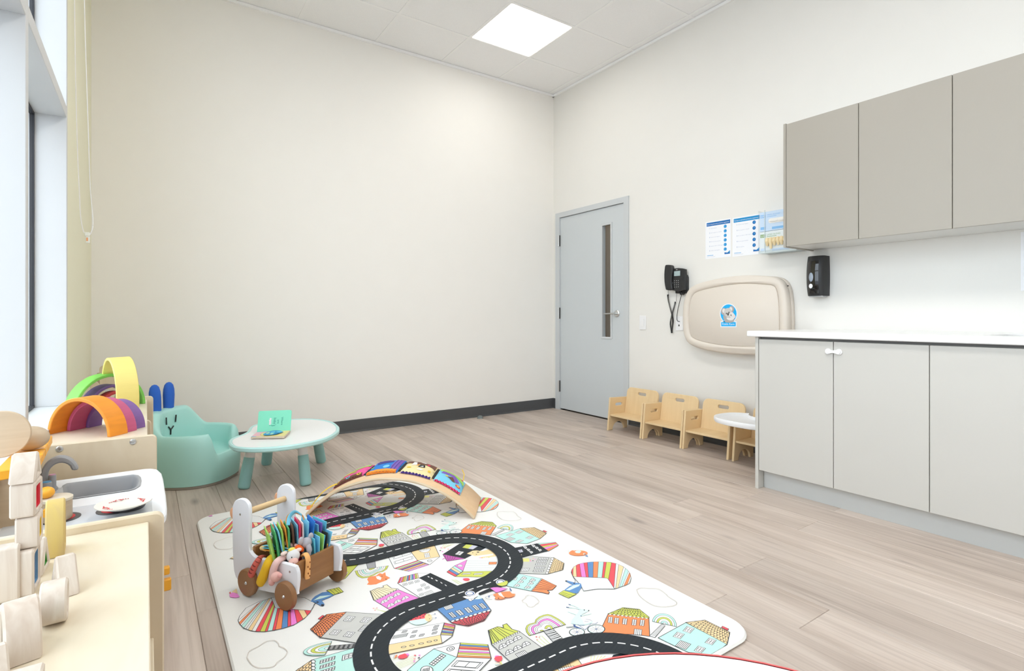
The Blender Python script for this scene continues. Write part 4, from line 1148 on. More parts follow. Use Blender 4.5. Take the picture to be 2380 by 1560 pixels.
MB().slab(rrect(0, W_, 0, hgt, [.010, .010, 0, 0], 4), .004, ch=.0008, M=Mc @ T(0, 0, -.004)).build('cover', plain('book_green', (.20, .72, .50), .35, .02), bk)
b = MB()
MR = Mc @ T(0, 0, .0006)
def vt(txt, x, y, w, m):          # lettering turned a quarter turn clockwise
    addtext(b, txt, MR @ T(x * W_, y * hgt, 0) @ RZ(-PI / 2), width=w * hgt, mat=m)
vt('Where', .70, .70, .36, 0); vt('are', .585, .58, .17, 0); vt("baby's", .475, .67, .36, 0)
for k in range(4): b.cyl((.375 * W_ - (0, .006, .004, .004)[k] * .4, (.63 - .075 * k) * hgt, .0), .0052, .0002, 14, mat=1, M=MR)
vt('eyes', .36, .66, .26, 1); vt('?', .355, .35, .05, 0)
b.build('cover_print', [plain('book_ink', (.01, .29, .20), .5), plain('book_white', (.80, .76, .78), .5)], bk, smooth=0, normals=False)

# ---- white round table in the foreground
rt = thing('round_table', 'white round table with a red rim at the bottom edge', 'table', (-3.0955, -4.1475, 0))
RT = .316
MB().lathe([(0, .475), (RT - .01, .475), (RT - .004, .478), (RT - .004, .5), (0, .5)], 72).build('tabletop', plain('table_white', (.80, .82, .83), .3, .01), rt, smooth=40)
MB().lathe([(RT - .0038, .475), (RT, .478), (RT, .499), (RT - .001, .5012), (RT - .0038, .5012)], 72).build('rim', plain('rim_red', (.66, .10, .10), .35), rt, smooth=40)
for k in range(4):
    a = PI / 4 + k * PI / 2
    MB().tube([(.2 * math.cos(a), .2 * math.sin(a), .475), (.23 * math.cos(a), .23 * math.sin(a), 0)], [.018, .013], 14).build('leg', M_natl, rt)

# ================================================================= PLAY MAT WITH PRINTED TOWN
MX0, MX1, MY0, MY1, MT = -3.300, -1.992, -3.452, -1.470, .012
MO = Vector(((MX0 + MX1) / 2, (MY0 + MY1) / 2, 0))
M_vinyl = plain('mat_vinyl', (0.80, 0.80, 0.78), 0.42, 0.01, 0.25, 420)
mat = thing('play_mat', 'large white play mat printed with a town and winding black road', 'mat', MO)
hw, hh = (MX1 - MX0) / 2, (MY1 - MY0) / 2
MB().slab(rrect(-hw, hw, -hh, hh, .085, 8), MT - .0005, ch=.005, M=T(0, 0, .0005)).build('cushion', M_vinyl, mat, smooth=40)
PAL = dict(K=(.018, .024, .030), k=(.022, .026, .032), W=(.80, .80, .80), w=(.74, .75, .75), R=(.74, .075, .10), O=(.86, .25, .09), P=(.80, .22, .62), p=(.50, .08, .38),
           L=(.56, .60, .10), l=(.62, .68, .30), C=(.84, .62, .34), c=(.86, .74, .50), M=(.47, .76, .70), m=(.62, .82, .78), B=(.10, .25, .52), b=(.06, .12, .30), G=(.54, .54, .52),
           g=(.42, .42, .44), V=(.56, .56, .66), T=(.60, .55, .50), N=(.20, .13, .50), S=(.13, .36, .62), o=(.88, .55, .38), y=(.70, .68, .20), e=(.55, .60, .60), r=(.84, .34, .32))
KEYS = list(PAL)
PM = [plain('print_%s%d' % ('colour', i), PAL[k], .45, .01, .2, 420) for i, k in enumerate(KEYS)]
_N = NT('road_print')                                   # road: black vinyl with the embossed weave of the mat
_N.p.inputs['Roughness'].default_value = .55; _N.p.inputs['Specular IOR Level'].default_value = .25; _N.p.inputs['Base Color'].default_value = PAL['K'] + (1,)
_tc = _N.n('ShaderNodeTexCoord'); _wv = _N.n('ShaderNodeTexWave', wave_type='BANDS'); _wv.inputs['Scale'].default_value = 28; _wv.inputs['Distortion'].default_value = 2.5
_mp = _N.n('ShaderNodeMapping'); _mp.inputs['Rotation'].default_value = (0, 0, 1.2); _N.l(_tc.outputs['Object'], _mp.inputs[0]); _N.l(_mp.outputs[0], _wv.inputs[0])
_bp = _N.n('ShaderNodeBump'); _bp.inputs['Strength'].default_value = .14; _bp.inputs['Distance'].default_value = .002
_N.l(_wv.outputs[0], _bp.inputs['Height']); _N.l(_bp.outputs[0], _N.p.inputs['Normal'])
PM[KEYS.index('K')] = _N.m
PER = 0.876
# crops of the photograph used while measuring: origin and magnification
FR = dict(A=(820, 1220, 9.154), B=(1000, 1220, 9.75), C=(1180, 1220, 9.75), D=(1000, 1340, 9.75), E=(780, 1280, 9.75), F=(780, 1420, 9.917),
          G=(980, 1420, 9.154), H=(1200, 1380, 9.75), I=(640, 1400, 9.75), J=(1280, 1220, 4.588), L=(450, 1180, 4.105), U=(0, 0, 1))
def mp_(f, x, y):
    a, b_, s = FR[f]; q = PZ(a + x / s, b_ + y / s, MT)
    return Vector((q.x - MO.x, q.y - MO.y))
SH = []            # (colour, [mat points])
def num(s): return [tuple(float(v) for v in q.split(',')) for q in s.split()]
def pg(f, col, s, ol=0.0, oc='k'):
    P_ = [mp_(f, *q) for q in (num(s) if isinstance(s, str) else s)]
    SH.append((col, P_))
    if ol: ribbon(P_ + [P_[0]], ol, oc)
    return P_
def ribbon(P_, w, col='k'):
    """thin printed line along mat points"""
    L_ = []; R_ = []; n = len(P_)
    closed = (P_[0] - P_[-1]).length < 1e-6
    for i in range(n):
        if closed: a = P_[i - 1] if i else P_[-2]; c = P_[(i + 1) % n] if i < n - 1 else P_[1]
        else: a = P_[max(0, i - 1)]; c = P_[min(n - 1, i + 1)]
        p = P_[i]; d1 = (p - a); d2 = (c - p)
        d1 = d1.normalized() if d1.length > 1e-9 else d2.normalized()
        d2 = d2.normalized() if d2.length > 1e-9 else d1
        n1 = Vector((-d1.y, d1.x)); m = n1 + Vector((-d2.y, d2.x))
        if m.length < 1e-6: m = n1.copy()
        m.normalize(); k = w / 2 / max(.45, m.dot(n1))
        L_.append(p + m * k); R_.append(p - m * k)
    for i in range(n - 1): SH.append((col, [L_[i], L_[i + 1], R_[i + 1], R_[i]]))
def ln(f, s, w=.0022, col='k', sm=0):
    P_ = [mp_(f, *q) for q in (num(s) if isinstance(s, str) else s)]
    if sm: P_ = [Vector(q) for q in smoothloop([tuple(q) for q in P_], sm, closed=False)]
    ribbon(P_, w, col)
def el(f, col, cx, cy, rx, ry, ol=0.0, n=20, a0=0, a1=360, rot=0):
    c, s = math.cos(math.radians(rot)), math.sin(math.radians(rot)); pts = []
    for i in range(n):
        a = math.radians(a0 + (a1 - a0) * i / (n if a1 - a0 >= 360 else n - 1)); x, y = rx * math.cos(a), ry * math.sin(a)
        pts.append((cx + x * c - y * s, cy + x * s + y * c))
    return pg(f, col, pts, ol)
def lerp(a, b, t): return (a[0] + (b[0] - a[0]) * t, a[1] + (b[1] - a[1]) * t)
def quadpt(q, s, t): return lerp(lerp(q[0], q[1], s), lerp(q[3], q[2], s), t)
def stripes(f, q, cols, ol=.0016):
    """parallel bands from edge 0-3 to edge 1-2 of a quad"""
    q = num(q); n = len(cols)
    for i, c in enumerate(cols): pg(f, c, [quadpt(q, 0, i / n), quadpt(q, 1, i / n), quadpt(q, 1, (i + 1) / n), quadpt(q, 0, (i + 1) / n)])
    for i in range(n + 1): ln(f, [quadpt(q, 0, i / n), quadpt(q, 1, i / n)], ol)
    ln(f, [q[0], q[3]], ol * 1.3); ln(f, [q[1], q[2]], ol * 1.3)
def tiles(f, q, nu, nv, w=.0016):
    """scalloped roof tiles in a quad"""
    q = num(q)
    for j in range(nv):
        for i in range(nu):
            o = .5 if j % 2 else 0
            a = [((i + o + .5 + .5 * math.cos(PI * (1 - k / 4))) / nu, (j + .15 + .8 * math.sin(PI * k / 4)) / nv) for k in range(5)]
            if a[-1][0] > 1.02: continue
            ln(f, [quadpt(q, *p) for p in a], w)
def win(f, cx, cy, ux, uy, vx, vy, w=.0013, bars=(1, 1), col='W', pad=0):
    """paned window: centre, half-axes"""
    c = [(cx - ux - vx, cy - uy - vy), (cx + ux - vx, cy + uy - vy), (cx + ux + vx, cy + uy + vy), (cx - ux + vx, cy - uy + vy)]
    pg(f, col, c, w)
    q = [lerp(p, (cx, cy), pad) for p in c]
    if pad: ln(f, q + [q[0]], w)
    for k in range(bars[0]): t = (k + 1) / (bars[0] + 1); ln(f, [quadpt(q, t, 0), quadpt(q, t, 1)], w)
    for k in range(bars[1]): t = (k + 1) / (bars[1] + 1); ln(f, [quadpt(q, 0, t), quadpt(q, 1, t)], w)
def arch(f, cx, cy, ux, uy, vx, vy, w=.0014):
    """half-round window, flat side along u, bulging along v"""
    pts = [(cx + ux * math.cos(a) + vx * math.sin(a), cy + uy * math.cos(a) + vy * math.sin(a)) for a in [PI * k / 10 for k in range(11)]]
    pg(f, 'W', pts, w); ln(f, [(cx, cy), (cx + vx, cy + vy)], w); h = .45
    ln(f, [(cx - ux * .88 + vx * h, cy - uy * .88 + vy * h), (cx + ux * .88 + vx * h, cy + uy * .88 + vy * h)], w)

# --- the road: centre line of one repeat, joined through the repeats
RR = PER / 4; CRX, CLX, YT = -2.53 - MO.x, -2.771 - MO.x, -2.328 - MO.y     # straights joined by half circles
path = []
for k in (2, 1, 0, -1, -2):
    y = YT + PER * k
    path += [Vector((CLX + (CRX - CLX) * i / 8, y)) for i in range(8)]
    path += [Vector((CRX + RR * math.sin(PI * i / 36), y - RR + RR * math.cos(PI * i / 36))) for i in range(36)]
    path += [Vector((CRX + (CLX - CRX) * i / 8, y - 2 * RR)) for i in range(8)]
    path += [Vector((CLX - RR * math.sin(PI * i / 36), y - 3 * RR + RR * math.cos(PI * i / 36))) for i in range(36)]
RWID = (mp_('U', 1213.5, 1305) - mp_('U', 1155, 1305)).length
ROAD = []
def roadstrip(w, col, a=None, b=None):
    global SH
    keep = SH; SH = []
    ribbon(path if a is None else path[a:b], w, col); ROAD.extend(SH); SH = keep
roadstrip(RWID, 'K')
# dashes at even spacing along the centre line
acc = 0; d_on, d_off = .0225, .0135; seg = [path[0]]; on = True; dashes = []
for p, q in zip(path, path[1:]):
    L_ = (q - p).length; t = 0
    while L_ - t > 1e-9:
        need = (d_on if on else d_off) - acc
        if L_ - t >= need:
            t += need; pt = p.lerp(q, t / L_)
            if on: seg.append(pt); dashes.append(seg); seg = []
            else: seg = [pt]
            on = not on; acc = 0
        else:
            acc += L_ - t; t = L_
            if on: seg.append(q)
keep = SH; SH = []
for s_ in dashes:
    if len(s_) > 1: ribbon(s_, .0048, 'W')
DASH = SH; SH = keep

# --- things printed under the road edge or beside it (one repeat), back to front
# cream and white house with striped roof
pg('A', 'W', '760,695 880,930 1375,760 1280,565', .002)
for q in ((1050, 650, 190, -58), (1080, 755, 196, -59)): win('A', q[0], q[1], q[2], q[3], 9, 27, .0012, (1, 0), pad=.12)
pg('A', 'C', '1240,580 1375,760 1850,680 1735,430 1500,490', .002)
el('A', 'W', 1520, 520, 125, 70, .0016, 16, -10, 170)
for k in range(6): ln('A', [(1430 + 34 * k, 500 - 6 * k), (1440 + 32 * k, 570 - 5 * k)], .0012)
win('A', 1580, 650, 52, -8, 12, 48, .0012, (2, 2))
pg('A', 'W', '1375,760 1850,680 1640,850', .002); el('A', 'W', 1635, 768, 48, 26, .0018); el('A', 'W', 1635, 768, 24, 13, .0012)
stripes('A', '880,930 1375,760 1620,855 1190,995', 'RMLpbCOVP')
# upside-down rainbow tree, fox
pg('A', 'g', '285,810 470,775 490,910 315,935', .0016)
for k in range(9): ln('A', [(290 + 3 * k, 815 + 13 * k), (478 + 2 * k, 785 + 13 * k + (k % 2) * 10)], .001)
tr = num('45,985 75,1060 120,1105 200,1138 330,1122 440,1080 500,1045 540,1022 640,1000 720,950 758,872')
c0 = (400, 930)
for s_, cl in ((1, 'L'), (.86, 'W'), (.74, 'W'), (.62, 'M'), (.50, 'W'), (.38, 'W'), (.18, 'L')): pg('A', cl, [lerp(c0, p, s_) for p in tr], .0013)
pg('A', 'O', '300,1275 338,1225 305,1160 345,1110 500,1085 555,1040 580,1032 630,1050 690,1012 703,1085 790,1130 720,1180 600,1225 560,1240 500,1268 380,1282')
pg('A', 'W', '490,1105 555,1090 612,1130 590,1180 515,1155'); el('A', 'k', 620, 1098, 16, 6); el('A', 'k', 705, 1158, 16, 9); el('A', 'k', 785, 1133, 7, 6)
# lime house by the cart
pg('E', 'L', '60,350 230,330 530,300 215,640 60,700', .0022); win('E', 235, 535, 26, -10, 22, -44, .0012, (0, 1))
# pink house with tan roof
pg('E', 'P', '890,1140 1415,885 1930,1095 1700,1175 1280,1380', .002)
pg('E', 'c', '780,920 950,850 1085,832 1075,800 1160,775 1265,855 1415,870 890,1140 860,1125', .0022)
for a, c in (((790, 925), (880, 1130)), ((800, 920), (940, 1110)), ((830, 905), (1000, 1075)), ((860, 890), (1060, 1045)), ((890, 880), (1130, 1010)), ((930, 862), (1200, 975)), ((970, 850), (1270, 940)), ((1030, 840), (1340, 905))): ln('E', [a, c], .0016)
for k in range(9): el('E', 'W', 920 + 60 * k, 1118 - 29 * k, 22, 15, .0012, 10)
for q in ((1400, 1000), (1240, 1078), (1110, 1155), (1585, 1075), (1410, 1155), (1255, 1238)): arch('E', q[0], q[1] + 28, 82, -34, -22, -62)
win('E', 1500, 1238, 95, -36, 26, 24, .0014, (5, 0))
for k in range(3): ln('E', [(890 + 30 * k, 1320 + 14 * k), (1180 + 30 * k, 1420 - 12 * k)], .0013, 'l')
for q in ((860, 1312), (935, 1305), (895, 1357)): el('E', 'r', q[0], q[1], 20, 9)
# white house with upright-striped roof; the black slip road cuts its side
pg('E', 'W', '1405,745 1890,625 2480,870 2440,960 1950,1095', .002)
stripes('E', '1465,615 1405,745 1885,625 1855,515', 'RPOLCBRMBPLC')
pg('E', 'W', '1855,515 2150,515 1885,625', .0012)
for q in ((1575, 770), (1705, 735), (1845, 700), (1985, 785), (1905, 895), (2075, 845), (1945, 1000)): win('E', q[0], q[1], 46, -14, 12, 24, .0013, (2, 1))
win('E', 2125, 970, 80, -30, 40, 40, .0012, (5, 0))
pg('U', 'K', '973.8,1344 1000.5,1332.5 1067.7,1364 1085,1374 1050,1386 1031,1392 1030.8,1375.4 1000,1359')
for q in ((38, 1218), (137, 1268), (252, 1320), (350, 1376)): pg('B', 'W', [(q[0] - 28, q[1] - 16), (q[0] - 8, q[1] - 18), (q[0] + 28, q[1] + 12), (q[0] + 10, q[1] + 18)])
for q in ((2105, 597), (2180, 632), (2290, 683)): pg('E', 'W', [(q[0] - 26, q[1] - 10), (q[0], q[1] - 14), (q[0] + 28, q[1] + 10), (q[0] + 4, q[1] + 16)])
# black house inside the loop, with purple roof and sleeping dog
for k in range(5): ln('B', [(320 + 55 * k, 440), (235 + 38 * k, 560 - 15 * k)], .0013, 'y')
for q in ((248, 524, 'P'), (328, 527, 'r'), (408, 556, 'r'), (228, 588, 'k'), (278, 612, 'P')): el('B', q[2], q[0], q[1], 20, 10)
pg('B', 'K', '665,430 288,668 790,770 940,695 1240,540 1345,470 1100,380')
pg('B', 'p', '285,672 790,770 385,830 300,700', .0022); pg('B', 'P', '300,765 340,745 350,765 265,795', .001)
for k in range(5): ln('B', [(330 + 60 * k, 690 + 11 * k), (370 + 38 * k, 815 - 3 * k)], .0016)
pg('B', 'L', '725,520 812,450 960,460 860,545'); pg('B', 'V', '860,545 955,465 1078,490 965,562')
win('B', 662, 647, 62, 12, 44, -38, .0022, (1, 2))
pg('B', 'W', '1130,595 1240,540 1345,560 1500,690 1490,730 1505,800 835,800 940,690')
pg('B', 'C', '830,657 960,592 1050,585 1140,598 1330,560 1440,602 1508,690 1490,718 1380,738 1180,762 1060,755 1180,735 1120,722 1010,712 930,688')
pg('B', 'W', '1000,718 1180,690 1420,662 1430,692 1310,712 1130,740'); pg('B', 'W', '1130,595 1240,540 1310,562 1180,600')
el('B', 'k', 1082, 625, 32, 11); el('B', 'k', 962, 638, 15, 7); el('B', 'k', 1045, 674, 17, 7)
for q in ((1128, 750, 'P'), (1172, 752, 'O'), (1255, 748, 'm'), (1330, 743, 'L')): el('B', q[2], q[0], q[1], 13, 10)
# pink-gabled grey house, lime base
pg('B', 'w', '835,800 1490,772 1515,850 1490,960 1400,1058 745,1060')
for r in range(5):
    for k in range(26):
        x = 850 - 16 * r + 25 * k
        if x < 1470 - 14 * r: ln('B', [(x, 815 + 52 * r), (x + 9, 832 + 52 * r), (x + 18, 818 + 52 * r)], .0011, 'e')
pg('B', 'P', '835,800 550,935 740,1052', .002); el('B', 'W', 677, 933, 60, 26, .0014); el('B', 'W', 677, 933, 30, 13, .001)
stripes('B', '550,935 740,1055 565,1180 375,1075', 'MCBR')
pg('B', 'O', '1335,850 1508,848 1496,900 1328,905', .0016); el('B', 'k', 1415, 880, 6, 5)
pg('B', 'L', '745,1065 1398,1055 1212,1192 570,1180', .0012)
win('B', 820, 1115, 90, -6, -16, 17, .0014, (5, 0)); win('B', 1088, 1118, 95, -6, -16, 18, .0014, (5, 0))
for k in range(4): ln('B', [(480 + 30 * k, 1245), (640 + 45 * k, 1350 + 12 * (k % 2))], .0013, 'l')
el('B', 'P', 770, 1240, 38, 26); el('B', 'R', 822, 1246, 74, 33); pg('B', 'o', '815,1312 860,1290 960,1285 900,1305')
# orange house and rabbit on a bicycle, arch tree, mint house (upper right of the loop)
pg('J', 'O', '612,955 1047,1000 1055,1192 900,1172 545,1164 578,1110 552,1082', .002)
pg('J', 'L', '610,952 770,885 945,903 1050,988 1045,1002', .002); tiles('J', '612,950 1045,998 945,905 775,888', 10, 4)
for k in range(10): el('J', 'W', 634 + 43 * k, 960 + 4.6 * k, 15, 7, .0011, 10)
for q in ((635, 1018), (702, 1028), (790, 1035), (890, 1045), (975, 1050)): win('J', q[0], q[1], 22, 3, -4, 31, .0016, (1, 3))
win('J', 930, 1148, 40, 4, -2, 30, .0016, (3, 0))
pts = [(-115 * math.cos(PI * k / 16), -80 * math.sin(PI * k / 16)) for k in range(17)]
def arcband(f, cx, cy, ux, uy, vx, vy, specs, ol=.0012):
    for s_, cl in specs: pg(f, cl, [(cx + s_ * (ux * math.cos(PI * k / 16) + vx * math.sin(PI * k / 16)), cy + s_ * (uy * math.cos(PI * k / 16) + vy * math.sin(PI * k / 16))) for k in range(17)], ol)
pg('J', 'w', '1185,1062 1220,1080 1112,1206 1052,1190', .0014)
for k in range(11): t = k / 11; ln('J', [lerp((1185, 1065), (1058, 1188), t), lerp((1218, 1080), (1112, 1202), t)], .0018)
arcband('J', 1212, 1062, 128, 28, 12, -108, ((1, 'M'), (.84, 'W'), (.66, 'L'), (.5, 'W'), (.30, 'M'), (.14, 'W')))
pg('J', 'M', '1440,1048 1145,1210 1390,1330 1470,1365 1740,1392 1880,1278', .002)
pg('J', 'C', '1440,1045 1645,1020 1910,1150 1880,1280', .002); tiles('J', '1442,1047 1880,1278 1905,1152 1645,1024', 12, 5)
pg('J', 'R', '1832,1085 1898,1115 1886,1132 1820,1100', .0014)
for q in ((1470, 1125), (1365, 1185), (1705, 1250), (1590, 1335)): win('J', q[0], q[1], 38, 13, -23, 25, .0014, (1, 1), pad=.32)
win('J', 1412, 1288, 55, 20, -28, 30, .0016, (6, 0))
# rabbit
for q in ((1375, 882, 180, 92), (1812, 816, 203, 104)):
    el('H', 'k', *q, n=28); el('H', 'm', q[0], q[1], q[2] * .90, q[3] * .88, n=28); el('H', 'W', q[0], q[1], q[2] * .80, q[3] * .79, n=28)
    for k in range(5): a = k * PI / 5 + .2; ln('H', [(q[0] - q[2] * .78 * math.cos(a), q[1] - q[3] * .78 * math.sin(a)), (q[0] + q[2] * .78 * math.cos(a), q[1] + q[3] * .78 * math.sin(a))], .0009)
    el('H', 'b', q[0], q[1], 24, 11)
pg('H', 'm', '1230,690 1255,610 1310,540 1385,455 1425,375 1500,358 1600,375 1645,390 1590,432 1490,480 1450,548 1505,615 1530,690 1610,688 1700,645 1740,632 1700,680 1600,715 1470,722')
pg('H', 'm', '1178,246 1260,262 1390,310 1465,358 1430,368 1370,320'); pg('H', 'm', '1122,312 1260,318 1430,350 1420,366 1300,342 1200,330')
pg('H', 'b', '1178,244 1232,258 1228,272 1190,262'); pg('H', 'b', '1122,308 1205,318 1195,330 1135,324')
ln('H', '1165,418 1260,450 1370,490', .004, 'm'); ln('H', '1700,462 1580,485 1465,512', .004, 'm'); el('H', 'b', 1466, 512, 14, 10); el('H', 'k', 1540, 384, 15, 12); el('H', 'k', 1640, 394, 14, 12)
ln('H', '1440,728 1545,730', .0016, 'b'); ln('H', '1390,705 1560,832 1690,695 1800,690 1850,655', .0012, 'b'); pg('H', 'b', '1290,708 1345,715 1335,742 1480,800 1440,808 1300,765'); ln('H', '1570,590 1660,600 1720,632', .001, 'b'); ln('H', '1545,640 1640,645', .001, 'b')
for k in range(6): el('H', 'e', 1150 + 28 * k, 775 - 3 * k, 17, 13, .0008, 8)
# rainbow tree on the right
pg('H', 'w', '618,862 835,812 1068,1048 850,1132', .0018)
for k in range(13): t = k / 13; ln('H', [lerp((625, 868), (850, 1125), t), lerp((838, 818), (1060, 1045), t + (.03 if k % 2 else -.02))], .0016 if k % 3 else .003)
tr = num('295,965 230,880 212,800 240,735 300,698 418,668 440,600 520,535 620,495 710,478 800,500 930,570 1050,650 1120,710')
def tband(specs):
    c0 = (680, 838)
    for s_, cl in specs: pg('H', cl, [lerp(c0, p, s_) for p in tr], .0013)
tband(((1, 'L'), (.91, 'W'), (.84, 'W'), (.74, 'P'), (.62, 'W'), (.53, 'W'), (.44, 'W')))
el('H', 'L', 735, 800, 90, 72, .0014, 14, 170, 375); el('H', 'W', 740, 805, 46, 36, .0012, 12, 170, 375); el('H', 'L', 580, 862, 46, 24, .0014, 12, 165, 350)
for k in range(3): ln('H', [(460 + 55 * k, 1060 - 48 * k), (650 + 60 * k, 1200 - 22 * k)], .0016, 'l')
for q in ((455, 992, 'R'), (522, 998, 'r'), (472, 1054, 'r'), (535, 960, 'm')): el('H', q[2], q[0], q[1], 20, 11)
# black building right of the loop
pg('U', 'K', '1196,1274.5 1220,1270 1248.7,1264 1274,1282 1215,1296.5 1200,1292')
stripes('C', '690,428 920,604 1150,465 1082,402', 'k'); fan = [((690, 428), (1082, 402)), ((720, 455), (1092, 408)), ((770, 500), (1112, 432)), ((815, 528), (1132, 448)), ((870, 568), (1148, 462)), ((925, 606), (1146, 478))]
for (a, c), (d, e), cl in zip(fan, fan[1:], 'MRLPO'): pg('C', cl, [a, c, e, d], .0013)
for q in ((395, 525), (580, 490), (465, 580), (655, 535), (530, 635), (725, 585)): arch('C', q[0] - 28, q[1] + 2, 26, 30, 72, -16, .0018)
win('C', 290, 605, 48, -10, 16, 30, .0014, (1, 1), col='V'); el('C', 'c', 308, 690, 12, 10)
# grey house with tan scales
pg('C', 'G', '300,770 480,715 1045,755 920,1122 870,1128 200,1105 310,960', .0018)
pg('C', 'y', '325,775 480,770 490,848 330,845'); 
pg('C', 'C', '1045,755 1278,880 1250,1030 920,1122', .0022); tiles('C', '1045,760 920,1118 1250,1030 1275,885', 9, 6)
for k in range(7): el('C', 'W', 1012 - 20 * k, 785 + 53 * k, 34, 26, .0015, 10)
for y, x0 in ((780, 690), (835, 660), (905, 632), (985, 606), (1058, 578)): win('C', x0 + 118, y, 114, 0, -9, 21, .002, (5, 0))
win('C', 385, 1030, 92, 0, -22, 36, .0016, (4, 0)); 
for q in ((515, 812, 'O'), (575, 775, 'r'), (620, 800, 'P'), (520, 840, 'P'), (572, 825, 'k')): el('C', q[2], q[0], q[1], 18, 8)
# mint house with orange roof
pg('C', 'M', '200,1112 778,1236 540,1514 0,1405 -60,1350', .0016)
pg('C', 'O', '778,1236 1105,1396 1010,1486 895,1500 945,1538 920,1582 780,1545 540,1514', .0022)
for k in range(6): t = (k + .5) / 6; ln('C', [lerp((770, 1245), (560, 1505), t), lerp((1090, 1395), (930, 1490), t)], .0022)
for k in range(9): el('C', 'W', 765 - 27 * k, 1246 + 31 * k, 15, 13, .0016, 8)
for q in ((355, 1210), (555, 1255), (285, 1290), (510, 1325), (200, 1375), (440, 1415)): arch('C', q[0] - 34, q[1] + 4, 34, -32, 100, 22, .0016)
win('C', 150, 1230, 50, 12, -20, 32, .0014, (2, 0), col='w')
# bird, right balloon with mole, clouds
ln('C', '1395,640 1340,600 1285,610', .001, 'e'); ln('C', '1395,640 1370,575', .001, 'e')
el('C', 'O', 1600, 652, 212, 62, n=26); pg('C', 'O', '1390,640 1440,598 1490,585 1480,640'); pg('C', 'm', '1515,625 1560,598 1640,592 1665,620 1630,655 1560,655'); el('C', 'W', 1740, 672, 30, 16); el('C', 'k', 1750, 676, 20, 10); pg('C', 'B', '1750,712 1800,702 1826,742'); pg('C', 'L', '1660,605 1680,592 1690,612')
def balloon(f, top, bot, cols, low, body, ol=.0016):
    pg(f, 'W', body, ol)
    pg(f, 'w', low, ol)
    n = len(cols); T_ = num(top); B_ = num(bot)
    def at(P_, t):
        f_ = t * (len(P_) - 1); k = min(int(f_), len(P_) - 2); return lerp(P_[k], P_[k + 1], f_ - k)
    w = [{'t': .35}.get(c, 1.0) if c.islower() is False else .55 for c in cols]; s_ = sum(w); u = 0
    for c, wi in zip(cols, w):
        a, e = u / s_, (u + wi) / s_; m = (a + e) / 2
        pg(f, c.upper() if c.islower() and c != 'w' else c, [at(T_, a), at(T_, m), at(T_, e), at(B_, e), at(B_, m), at(B_, a)], ol * .8); u += wi
balloon('J', '222,490 245,455 290,428 340,414 430,402 500,400 570,402 640,407 700,420 770,450 820,490 845,525 857,575', '225,530 240,560 305,562 370,564 430,566 490,568 550,570 605,574 680,688 715,680 745,668 790,655 840,630',
        'RCRPrBOMrLRwCwMwOw', '240,560 605,575 680,690 500,690 350,712 320,650', '218,510 245,455 340,414 500,400 640,406 770,450 845,525 857,575 845,620 800,650 740,670 680,690 605,575 240,560')
rg_ = random.Random(3)
for k in range(70):
    x, y = 300 + rg_.random() * 320, 575 + rg_.random() * 105; el('J', 'CTwo'[k % 4], x, y, 2.2, 1.3, n=5)
pg('J', 'B', '155,604 172,600 250,622 322,634 332,668 288,736 222,736 142,708 160,690 200,660 238,648')
el('J', 'k', 165, 606, 11, 6); el('J', 'k', 250, 630, 10, 6); pg('J', 'm', '162,702 240,652 315,640 300,662 200,706'); ln('J', '218,515 240,565 262,600 255,628', .0014)
pg('J', 'L', '85,740 140,706 275,746 190,788', .0016); ln('J', '105,738 205,775', .0016); ln('J', '122,728 232,762', .0016)
def cloud(f, s): ln(f, [q for q in num(s)], .0022, 'T', 4)
cloud('J', '915,700 960,680 1060,684 1150,690 1230,745 1250,770 1330,820 1342,850 1290,872 1160,880 1050,842 950,765 915,700')
cloud('L', '510,1440 535,1375 620,1330 690,1285 770,1275 810,1305 815,1330 860,1345 892,1385 860,1440 800,1480 760,1525 640,1537 560,1510 510,1440')
cloud('H', '130,170 200,110 225,65 290,52 400,80 480,140 512,205 440,260 400,300 330,320 260,300 225,240 150,210 130,170')
# left balloon with mole and basket, pink bird
balloon('L', '600,935 640,905 700,885 740,868 762,920 780,966 850,970 930,978 1000,984 1120,990', '425,1085 440,1118 475,1155 540,1180 600,1190 680,1190 760,1178 860,1158 960,1125 1060,1062 1116,1002',
        'WOwMwwCWRLrMrOBrPRCR', '780,966 1120,990 1160,920 1060,868 900,846 740,868', '425,1080 440,1040 500,965 620,905 740,868 780,966 1120,990 1060,1062 950,1130 770,1178 600,1190 480,1160')
for k in range(80):
    x, y = 800 + rg_.random() * 330, 862 + rg_.random() * 112; el('L', 'CTwo'[k % 4], x, y, 2.4, 1.6, n=5)
ln('L', '1118,992 1140,960 1150,930 1180,910', .0014)
pg('L', 'B', '1118,905 1130,880 1160,852 1228,816 1318,806 1342,840 1290,868 1222,893 1250,930 1242,944 1212,944 1165,916'); el('L', 'k', 1230, 938, 16, 9); el('L', 'k', 1182, 910, 12, 6); pg('L', 'm', '1140,895 1205,852 1318,842 1230,872')
pg('L', 'L', '1268,797 1385,768 1428,810 1332,840', .0018); ln('L', '1300,790 1350,832', .0016); ln('L', '1335,780 1385,822', .0016); ln('L', '1362,774 1405,815', .0016)
pg('L', 'P', '340,840 370,815 420,830 440,860 400,868 350,862'); pg('L', 'C', '360,812 410,780 420,826'); pg('L', 'R', '335,822 350,810 360,828')
